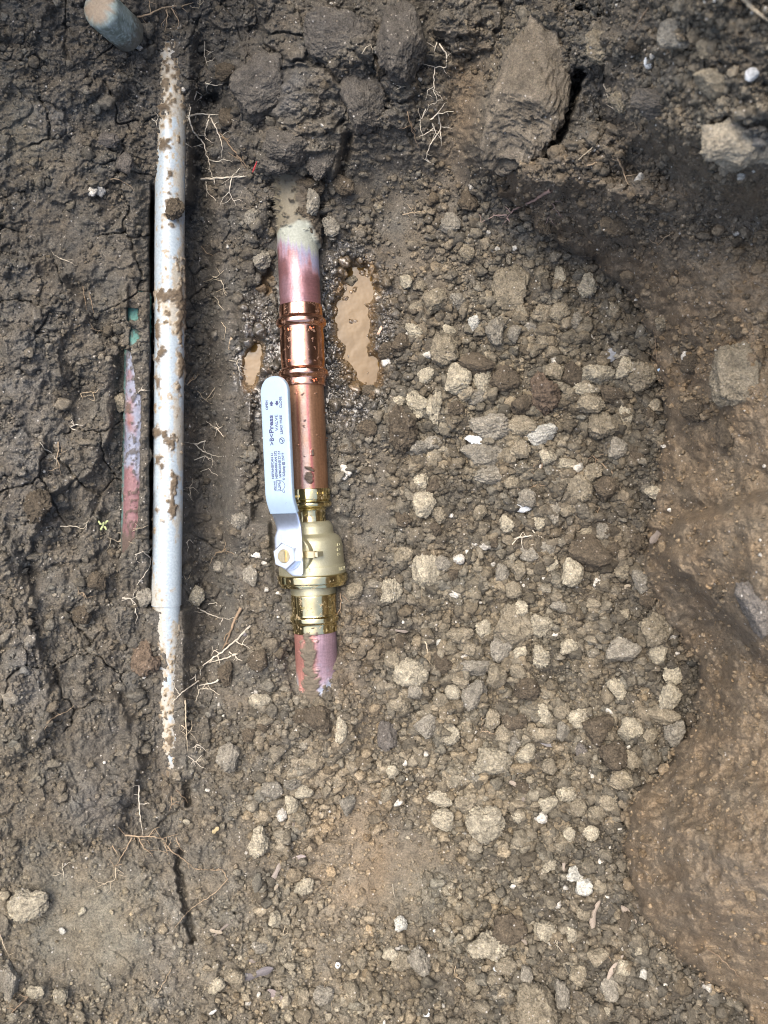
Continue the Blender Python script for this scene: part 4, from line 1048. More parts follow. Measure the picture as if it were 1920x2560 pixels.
HAND = [
 (1322,242,172,350,'S','huge leaning clay slab at the upper right with a tapered foot',-17),
 (1850,350,200,120,'P','big pale chalky boulder at the right edge, upper part',-8),
 (1898,1515,86,150,'b','blue grey crumbly mass high on the right wall, at the edge',8),
 (1845,935,110,150,'m','large crumbly lump high on the right wall, upper half',0),
 (845,95,170,120,'k','broad smooth dark clod at the top, above the copper pipe',10),
 (1006,95,110,170,'k','tall dark clod at the top, right of the broad smooth one',-8),
 (905,262,110,130,'k','dark clod between the top white root clusters and the covering clump',0),
 (660,215,150,120,'k','grey faced clay block at the top, above the copper pipe',25),
 (690,405,64,50,'k','dark clod at the left of the copper pipe top',0),
 (560,180,60,50,'d','dark clod beside the hollow in the upper roots',0),
 (1545,560,80,50,'d','dark crumbly lump on the slope under the upper right shelf',0),
 (1500,120,90,60,'m','brown lump on the upper right ground, near the slab top',0),
 (1700,90,110,70,'g','large grey lump at the top right',0),
 (1640,250,120,70,'k','dark lump left of the big pale boulder',0),
 (1800,210,120,60,'m','brown lump above the big pale boulder',0),
 (1275,728,92,116,'m','large flat light brown clod with a straight right side, beside the upper gravel',0),
 (1110,877,62,66,'m','angular tan clod, upper left corner of the gravelly spoil',0),
 (1140,948,86,74,'p','pale crumbly clod just below the angular tan one',0),
 (1195,912,84,62,'d','dark flat clod above the pale clods in the upper gravel',0),
 (1241,828,52,60,'g','grey brown rounded clod above the upper gravel clods',0),
 (1184,806,30,46,'w','small upright clod with a whitish blue face',0),
 (1260,950,62,64,'d','round dark brown clod between two pale clods',0),
 (1207,944,42,62,'p','tall narrow pale clod left of the round dark one',0),
 (1162,985,54,34,'m','slanted oval clod under the pale clods, upper gravel',35),
 (1190,992,44,32,'g','grey oval clod right of the slanted oval one',20),
 (1361,982,84,80,'r','reddish dark brown clod in the middle of the upper gravel',0),
 (1434,936,62,58,'d','dark clod touching the knobbly pale clod, upper gravel',0),
 (1494,934,66,50,'p','knobbly pale clod, upper right gravel',0),
 (1384,930,46,46,'m','tan clod left of two larger clods in the upper gravel',0),
 (1469,1012,78,56,'m','wide brown clod under the knobbly pale one',-10),
 (1460,972,54,34,'p','pale oval clod over the wide brown clod',0),
 (1418,985,44,30,'m','tilted oval clod right of the reddish brown clod',20),
 (1045,1010,52,72,'p','pale clod at the left edge of the gravel, left of its twin',0),
 (1088,1020,44,66,'p','narrow pale clod touching another at the gravel left edge',0),
 (1350,1084,96,60,'w','whitish grey broken clod, palest large one in the gravel',5),
 (1300,1065,66,50,'m','brown clod touching the left of the whitish broken clod',0),
 (1226,1060,90,56,'g','wide grey brown clod below the reddish one',0),
 (1300,1122,58,54,'m','tan clod below left of the whitish broken clod',-30),
 (1217,1146,114,76,'g','very wide low grey clod left of the root tangle',0),
 (1005,1072,84,88,'d','big flat dark clod between the copper pipe and the gravel',0),
 (1186,1098,40,32,'s','bluish white pebble left of the wide low grey clod',0),
 (1040,1118,46,42,'g','grey clod below the big flat dark clod',0),
 (1082,1108,46,36,'g','tilted grey clod right of another grey one, left gravel',20),
 (1415,1163,62,34,'p','pale flat clod above the root tangle',0),
 (1505,1062,64,60,'m','brown clod in the right part of the upper gravel',0),
 (1540,1120,60,50,'g','grey brown clod near the foot of the brown wall',0),
 (1640,1232,52,34,'p','pale clod at the foot of the brown wall, above the wood sliver',0),
 (1640,1012,34,34,'m','small tan clod at the foot of the upper brown wall',0),
 (1530,985,70,50,'d','dark flattened clod at the upper right of the gravel',-30),
 (1225,1188,72,46,'g','grey clod under the very wide low grey clod',0),
 (880,700,34,26,'m','lone tan clod right of the puddle',0),
 (1013,704,34,30,'p','pale tan clod alone above right of the puddle',0),
 (1052,716,26,28,'m','small tan clod right of the lone pale one above the gravel',0),
 (1470,714,52,44,'p','pale clod at the top of the gravel near the brown wall',-30),
 (1400,690,26,40,'p','upright pale clod at the top of the gravel',0),
 (1066,1430,58,104,'p','tall pale lumpy clod standing alone right of the valve',8),
 (1106,1410,42,40,'g','round brown clod beside the top of the tall pale clod',0),
 (1252,1438,38,56,'g','upright clod in the gravel below the green bead',0),
 (1322,1384,44,36,'g','grey clod under the lower root tangle',0),
 (1426,1432,70,66,'p','knobbly pale clod left of the large brown round one',0),
 (1478,1386,98,96,'d','large round brown clod, right of the lower root tangle',0),
 (1556,1426,42,36,'m','tan oval clod right of the large round brown clod',20),
 (1375,1412,36,28,'p','small pale clod under the lower root tangle',0),
 (1282,1566,84,98,'m','large tan clod with a stepped top, middle of the gravel',0),
 (1355,1560,54,48,'p','pale tilted oval clod right of the stepped tan clod',-30),
 (1300,1520,44,46,'p','pale clod resting on top of the stepped tan clod',0),
 (1252,1622,50,54,'g','grey clod under the stepped tan clod',0),
 (1352,1640,50,50,'p','pale knobbly clod right below the stepped tan clod',0),
 (1244,1690,64,62,'m','tan clod in the middle gravel, below the grey one',0),
 (1188,1668,72,40,'g','wide grey clod left of the middle gravel',0),
 (1026,1686,90,74,'p','large pale smooth faced clod right of the buried pipe end',0),
 (1034,1732,42,44,'g','bluish grey clod tucked under the large pale smooth one',0),
 (984,1650,44,36,'m','rounded tan clod above left of the large pale smooth one',0),
 (1670,1740,70,64,'p','pale blocky clod by the foot of the wall, lower right',0),
 (1662,1788,78,52,'m','brown crumbly clod directly under the pale blocky clod',0),
 (1690,1832,56,56,'g','grey brown clod lowest by the foot of the right wall',0),
 (1498,1820,86,84,'d','large dark round clod with damp soil, lower gravel',0),
 (1574,1822,52,52,'p','pale round clod right of the large dark round one',0),
 (1535,1882,60,60,'d','dark clod below the pale round one',0),
 (1230,1796,46,54,'m','tan egg shaped clod, lower middle gravel',0),
 (1285,1802,56,36,'d','flat dark clod right of the tan egg shaped one',0),
 (1358,1786,58,38,'p','pale tilted clod above the wood sliver, lower gravel',-30),
 (1408,1828,42,50,'g','grey clod right of the wood sliver, lower gravel',0),
 (1358,1836,66,44,'m','brown clod beside the end of the wood sliver',0),
 (1454,1880,30,48,'b','smooth bluish grey stone below the large dark clod',10),
 (1225,1910,104,76,'p','biggest pale clod at the lower middle of the gravel',0),
 (966,1842,44,64,'b','dark slate coloured clod below the buried pipe end',0),
 (850,1826,40,60,'p','pale tan clod left of the dark slate coloured one',0),
 (1104,2000,60,44,'p','pale clod cluster member above the bare sandy patch',0),
 (1168,2006,62,40,'m','tan clod right of the pale one, above the sandy patch',0),
 (1370,2008,56,50,'p','pale clod by the dead leaves, bottom gravel',0),
 (1550,1950,50,50,'m','tan clod at the tip of the gravel by the wall',0),
 (1520,2000,48,38,'m','tan clod against the wall foot, below the gravel tip',0),
 (1458,2214,52,50,'w','whitish chalky clod, lower right gravel',0),
 (1436,2186,40,30,'w','smaller chalky clod touching the whitish one',0),
 (1500,2215,38,32,'m','brown clod just right of the whitish chalky one',0),
 (1000,2310,34,40,'w','small pale clod right of the crumbs under the bare patch',0),
 (1363,2328,46,58,'p','pale tan clod under the flat sandy slab',0),
 (1264,2414,56,48,'m','tan clod at the bottom middle of the gravel',0),
 (1313,2444,36,56,'g','grey upright clod right of the bottom middle tan one',0),
 (1338,2522,90,96,'m','very large clod at the bottom edge of the frame',0),
 (1402,2486,48,70,'g','grey brown clod right of the very large bottom one',10),
 (1525,2478,46,66,'g','pale pointed clod near the bottom, right of centre',-25),
 (1448,2436,48,42,'m','tan clod above the pair of bottom grey clods',0),
 (1496,2392,58,50,'m','tan clod below the curved dead leaf',0),
 (1001,2405,46,46,'m','left one of two tan clods near the bottom centre',0),
 (1046,2396,44,62,'g','right one of two tan clods near the bottom centre',25),
 (758,2490,38,52,'m','egg shaped brown clod near the bottom edge, left of centre',0),
 (808,2488,46,38,'g','rounded grey clod right of the egg shaped brown one',0),
 (648,2104,54,60,'p','pale wedge shaped clod below the buried white pipe tip',-20),
 (690,2298,42,40,'p','pale clod above a thin hair root, bottom left centre',0),
 (650,1752,44,40,'p','pale rounded clod left of the buried copper end',0),
 (626,1440,38,54,'g','grey clod just left of the valve',0),
 (487,1494,42,58,'p','knobbly pale clod right of the white pipe socket end',-20),
 (364,1645,70,84,'r','flattened reddish brown rock beside the narrow white pipe end',0),
 (780,505,46,58,'g','rounded grey clod resting on the muddy upper copper pipe',0),
 (772,462,52,40,'d','dark clod on the upper copper pipe, above the rounded grey one',0),
 (776,556,34,44,'d','dark mud lump on the right of the upper copper pipe',0),
 (762,528,36,34,'d','small dark lump just under the rounded grey clod on the copper pipe',0),
 (788,470,40,44,'d','dark lump touching the top of the rounded grey clod on the copper pipe',0),
 (800,395,66,110,'k','long dark clod hanging at the right above the copper pipe',-18),
 (720,360,110,84,'k','big dark clump covering the top of the copper pipe',0),
 (70,2262,84,62,'p','pale yellowish stone at the lower left',0),
 (22,2470,60,120,'g','large broken grey clod at the bottom left corner',0),
 (88,2482,34,36,'p','pale clod right of the broken grey one, bottom left',0),
 (150,2490,30,44,'p','upright pale clod in the bottom left corner area',0),
 (312,410,44,60,'b','blue grey crumbly lump left of the white pipe top',0),
 (268,352,60,42,'b','dark slate flat lump left of the white pipe top',0),
 (436,522,40,46,'d','dark mud lump stuck on the upper white pipe',0),
 (299,1007,30,40,'m','tan knob beside the buried purple pipe',0),
 (368,1137,24,40,'m','small tan lump between the two left pipes',0),
 (545,1420,30,34,'g','grey clod between the white pipe and the valve',0),
 (870,2010,44,56,'g','grey clod left of the bare brown patch',0),
 (1125,560,44,50,'g','grey lump in the smooth slope above the gravel',0),
 (948,520,22,22,'m','small tan lump in the slope right of the copper pipe',0),
]
for (x, y, w_, h_, t, lab, rot) in HAND: clod(x, y, w_, h_, t, lab, rot, lift=.1 if t == 'r' and x < 400 else .12 if t in 'SP' else -.12 if max(w_, h_) > 105 else .5 if w_ * h_ > 6000 else .7)

def dens(x, y):
    """how much loose crumb lies here, 0..1"""
    x = np.asarray(x, float); y = np.asarray(y, float)
    g = sstep(860, 1010, x + 30 * gn(x / 80, y / 80, 131)) * sstep(640, 820, y + .25 * (1500 - x) * 0) * sstep(24, -18, samp(dw, x, y))
    g = np.maximum(g, .95 * sstep(1480, 1900, y) * sstep(470, 700, x) * sstep(24, -18, samp(dw, x, y)))
    g = np.maximum(g, .30 * sstep(460, 900, y) * sstep(880, 1000, x) * sstep(24, -18, samp(dw, x, y)))
    g = np.maximum(g, .55 * sstep(2350, 2500, y) * sstep(20, -10, samp(dw, x, y)))
    g = np.maximum(g, (.42 - .31 * np.clip(sstep(640, 560, x) * sstep(2300, 2050, y) + sstep(460, 380, y), 0, 1)) * sstep(1900, 1500, x) * sstep(20, -20, samp(dw, x, y)))
    g = np.where((x < 560) & (y > 2150), np.minimum(g, .16 + .3 * sstep(2400, 2520, y)), g)
    g = np.maximum(g, .3 * sstep(0, 40, samp(ds, x, y)))
    g = np.maximum(g, .45 * np.exp(-((x - 1800) / 110.) ** 2 - ((y - 930) / 130.) ** 2))
    g = np.maximum(g, .045); g = np.maximum(g, .3 * sstep(1230, 1320, x) * sstep(720, 560, y))
    g = g * (1 - .5 * sstep(1980, 2150, y) * sstep(1150, 950, x)) * (1 - .3 * sstep(2050, 2200, y))
    sm = samp(smooth, x, y); g = g * (1 - .88 * np.where((samp(dw, x, y) > 0), 0, np.clip(sm * 1.2, 0, 1)))
    g = g * (1 - .75 * sstep(1130, 1270, y) * sstep(1010, 880, x) * 0)
    g = g * (.25 + .95 * sstep(-.35, .3, fbm(x / 110, y / 110, 2, 133)))
    return g
XWf = lambda y: np.interp(y, pw_y, pw_x)
def clear(x, y, r=0):
    """true where no pipe is"""
    m = (np.abs(x - AX(y)) > 58 + r) | (y < 440) | (y > 1740)
    m &= (np.abs(x - 783) > 92 + r) | (y < 1290) | (y > 1470)
    m &= ~((x > 645 - r) & (x < 765) & (y > 945 - r) & (y < 1300)); m &= ~((x > 672 - r) & (x < 770) & (y > 1270) & (y < 1450))
    m &= (np.abs(x - 421) > 40 + r) | (y < 330) | (y > 1530)
    m &= (np.abs(x - XWf(y)) > 26 + r * .5) | (y < 100) | (y > 1940)
    m &= (np.abs(x - 340) > 22 + r) | (y < 900) | (y > 1330)
    m &= ~((x > 200 - r) & (x < 350 + r) & (y < 100 + r))
    m &= (samp(pud, x, y) < .45) | (_h(np.floor(x), np.floor(y), 5, 3) > .9)
    m &= ~((np.abs(x - 381) < 14) & (y > 430) & (y < 1300))
    return m
REG = [((900, 1640, 560, 1120), 'in the upper gravelly spoil right of the puddle'), ((880, 1700, 1120, 1640), 'in the gravelly spoil level with the valve'),
       ((880, 1800, 1640, 2100), 'in the lower gravelly spoil'), ((400, 1900, 2100, 2600), 'among the crumbs along the bottom'),
       ((560, 900, 1500, 2100), 'in the crumbs around the buried copper end'), ((0, 560, 0, 2600), 'in the dark bank around the white pipe'), ((0, 1920, 0, 600), 'on the dark soil at the top')]
used = set(); tries = 0; nind = 0; pa = np.array(placed)
while nind < 300 - len(HAND) and tries < 60000:
    tries += 1
    x = rng.uniform(10, 1900); y = rng.uniform(60, 2540)
    if rng.uniform() > float(dens(x, y)) ** 1.2 * (1.25 if 900 < x and 640 < y < 2100 else .55): continue
    r = min(18 + rng.pareto(2.4) * 9, 37)
    if not clear(x, y, r): continue
    dpa = np.hypot(pa[:, 0] - x, pa[:, 1] - y)
    if (dpa < (pa[:, 2] + r) * .8).any(): continue
    dd = float(samp(dry, x, y)); q = rng.uniform()
    tone = ('p' if q < .35 else 'm' if q < .7 else 'g' if q < .85 else 'd') if dd > .45 else ('m' if q < .25 else 'g' if q < .4 else 'd')
    reg = next((l for (a_, b_, c_, d_), l in REG if a_ <= x < b_ and c_ <= y < d_), REG[-1][1])
    word_ = {'p': 'pale', 'm': 'tan', 'g': 'greyish', 'd': 'dark'}[tone]; sz = 'small' if r < 20 else 'chunky' if r > 26 else 'rough'
    lab_ = None
    for hx, hy, hw_, hh_, _, hl, _ in sorted(HAND, key=lambda q_: (q_[0] - x) ** 2 + (q_[1] - y) ** 2)[:9]:
        dx, dy = x - hx, y - hy; dist = math.hypot(dx, dy)
        dr_ = ('above' if dy < 0 else 'below') if abs(dy) > 1.6 * abs(dx) else ('to the right of' if dx > 0 else 'to the left of') if abs(dx) > 1.6 * abs(dy) else (('up' if dy < 0 else 'down') + ' and ' + ('right' if dx > 0 else 'left') + ' of')
        nr = 'just ' if dist < 90 else '' if dist < 180 else 'well '
        key = hl.split(',')[0].split()
        key = key[:16 - len((f'{sz} {word_} clod {nr}{dr_} the').split())]
        while key[-1] in ('the', 'a', 'of', 'with', 'and', 'at', 'in', 'on', 'by', 'right', 'left', 'under', 'beside', 'between', 'below', 'above', 'its', 'just', 'touching', 'from', 'two'): key.pop()
        lab_ = f"{sz} {word_} clod {nr}{dr_} the {' '.join(key)}"
        if lab_ not in used: break
    used.add(lab_)
    clod(x, y, 2 * r * rng.uniform(.85, 1.15), 2 * r * rng.uniform(.8, 1.1), tone, lab_, rng.uniform(0, 180), group=f'{word_} clods {reg}')
    pa = np.vstack([pa, [x, y, r]]); nind += 1

def scatter(name, n, r0, r1, power, sub, seed, exp_=1.0, lift=.25, label=None):
    r_ = np.random.default_rng(seed)
    x = r_.uniform(-25, 1945, n * 6); y = r_.uniform(-25, 2585, n * 6)
    u = r_.uniform(size=n * 6) < dens(x, y) ** exp_
    x, y = x[u], y[u]; m = clear(x, y, 2); x, y = x[m][:n], y[m][:n]; n = len(x)
    q = r_.uniform(size=n); r = r0 * (1 - q * (1 - (r0 / r1) ** power)) ** (-1 / power)
    zz = (hz(x, y) * .5 + hzs(x, y) * .5); k = S0 * (H - zz) / H
    cc_ = samp(C, x, y); cc_ = cc_ * (.75 + .25 * .09 / cc_.mean(1, keepdims=True).clip(.06, .2))
    dy = np.clip(samp(dry, x, y), 0, 1)[:, None]; cc_ = cc_ * (.95 + .50 * dy + (.14 + .30 * dy) * r_.normal(size=(n, 1)).clip(-1.5, 2.2)) * (1 + r_.normal(size=(n, 1)) * arr([.025, 0, -.035]))
    wh = r_.uniform(size=n) < .010; cc_[wh] = r_.uniform(.3, .5, (wh.sum(), 1)) * arr([1, .96, .88])
    cc_ = np.clip(cc_ * arr([1.0, .985, .935]), .02, .65)
    nv = 10; base_ = [clod_shape(sub, seed * 50 + i, 3, 1.35) for i in range(nv)]; which = r_.integers(0, nv, n)
    V_, F_, CC, off = [], [], [], 0
    for i in range(nv):
        s = np.where(which == i)[0]; v, f, t = base_[i]
        a = r_.uniform(0, 2 * PI, (3, len(s)))
        ca, sa = np.cos(a[0]), np.sin(a[0]); cb, sb = np.cos(a[1]), np.sin(a[1])
        sc_ = r_.uniform(.7, 1.25, (len(s), 1, 3)); vv = v[None] * sc_
        x_, y_, z_ = vv[..., 0], vv[..., 1], vv[..., 2]
        x1 = x_ * ca[:, None] - y_ * sa[:, None]; y1 = x_ * sa[:, None] + y_ * ca[:, None]
        y2 = y1 * cb[:, None] - z_ * sb[:, None]; z2 = y1 * sb[:, None] + z_ * cb[:, None]
        rm = (r[s] * k[s])[:, None]
        z0 = zz[s] + r[s] * k[s] * lift
        px_ = (x[s] - 960) * S0 * (H - z0) / H; py_ = (1280 - y[s]) * S0 * (H - z0) / H
        V_.append(np.stack([x1 * rm + px_[:, None], y2 * rm + py_[:, None], z2 * rm + z0[:, None]], -1).reshape(-1, 3))
        F_.append((f[None] + (np.arange(len(s)) * len(v))[:, None, None]).reshape(-1, 3) + off)
        CC.append((cc_[s][:, None, :] * t[None, :, None]).reshape(-1, 3)); off += len(s) * len(v)
    V_ = np.vstack(V_); CC = np.vstack(CC); p = np.zeros_like(CC); p[:, 0] = .93
    wv = np.clip(samp(wet, V_[:, 0] / S0 + 960, 1280 - V_[:, 1] / S0), 0, 1); p[:, 0] -= .65 * wv; p[:, 1] = sstep(.45, .8, wv)
    o = obj(name, mesh_np(name, V_, np.vstack(F_), M_crumb, True, CC, p)); tag(o, label, name.replace('_', ' '), kind='stuff')
scatter('soil_crumbs', 6800, 7.5, 17, 1.9, 3, 1, 1.5, .5, 'loose pea sized crumbs of dry brown soil heaped over the trench floor')
scatter('fine_soil_crumbs', 38000, 3.2, 8, 1.5, 2, 2, 1.0, .5, 'fine loose crumbs of soil strewn all over the dug ground')
scatter('soil_grains', 42000, 1.5, 3.6, 1.5, 1, 3, .6, .3, 'tiny soil grains and specks dusted over the dug ground')

# white and pale stones
for (x, y, w_, h_, lab, t) in (
    (1306,1270,48,30,'bright white chalky stone by the root tangle, right of the valve','s'), (1621,156,24,28,'small white stone on the dark upper right soil','s'),
    (1880,186,50,30,'elongated white stone near the top right edge','s'), (1377,244,28,16,'whitish flat stone on the dark slab, upper right','s'),
    (1550,971,0,0,'',''), (810,1716,20,18,'tiny white stone on the buried copper pipe end','s'), (1100,1608,26,24,'pale bluish pebble below the tall lumpy clod','w'),
    (155,2328,24,22,'small pale bluish pebble at the lower left','w'), (665,2260,18,20,'small pale bluish pebble among bottom left crumbs','w'), (1607,2438,30,32,'cream coloured stone at the lower right','w'),
    (1068,2535,16,30,'white oblong pebble at the bottom edge','s'), (1240,2424,18,16,'white pebble beside a tan clod, bottom centre','s'), (844,2413,14,18,'square white chip, bottom, left of centre','s'),
    (466,2055,24,20,'pale rounded pebble right of the forked root','p'), (1605,2315,14,20,'small white pebble near the curved leaf, lower right','s'), (1675,1848,12,14,'tiny white stone','s')):
    if w_ and lab != 'tiny white stone': clod(x, y, w_, h_, t, lab, None, .5, 'pale_stone', 'stone', mesh=STONE[nclod % 6])

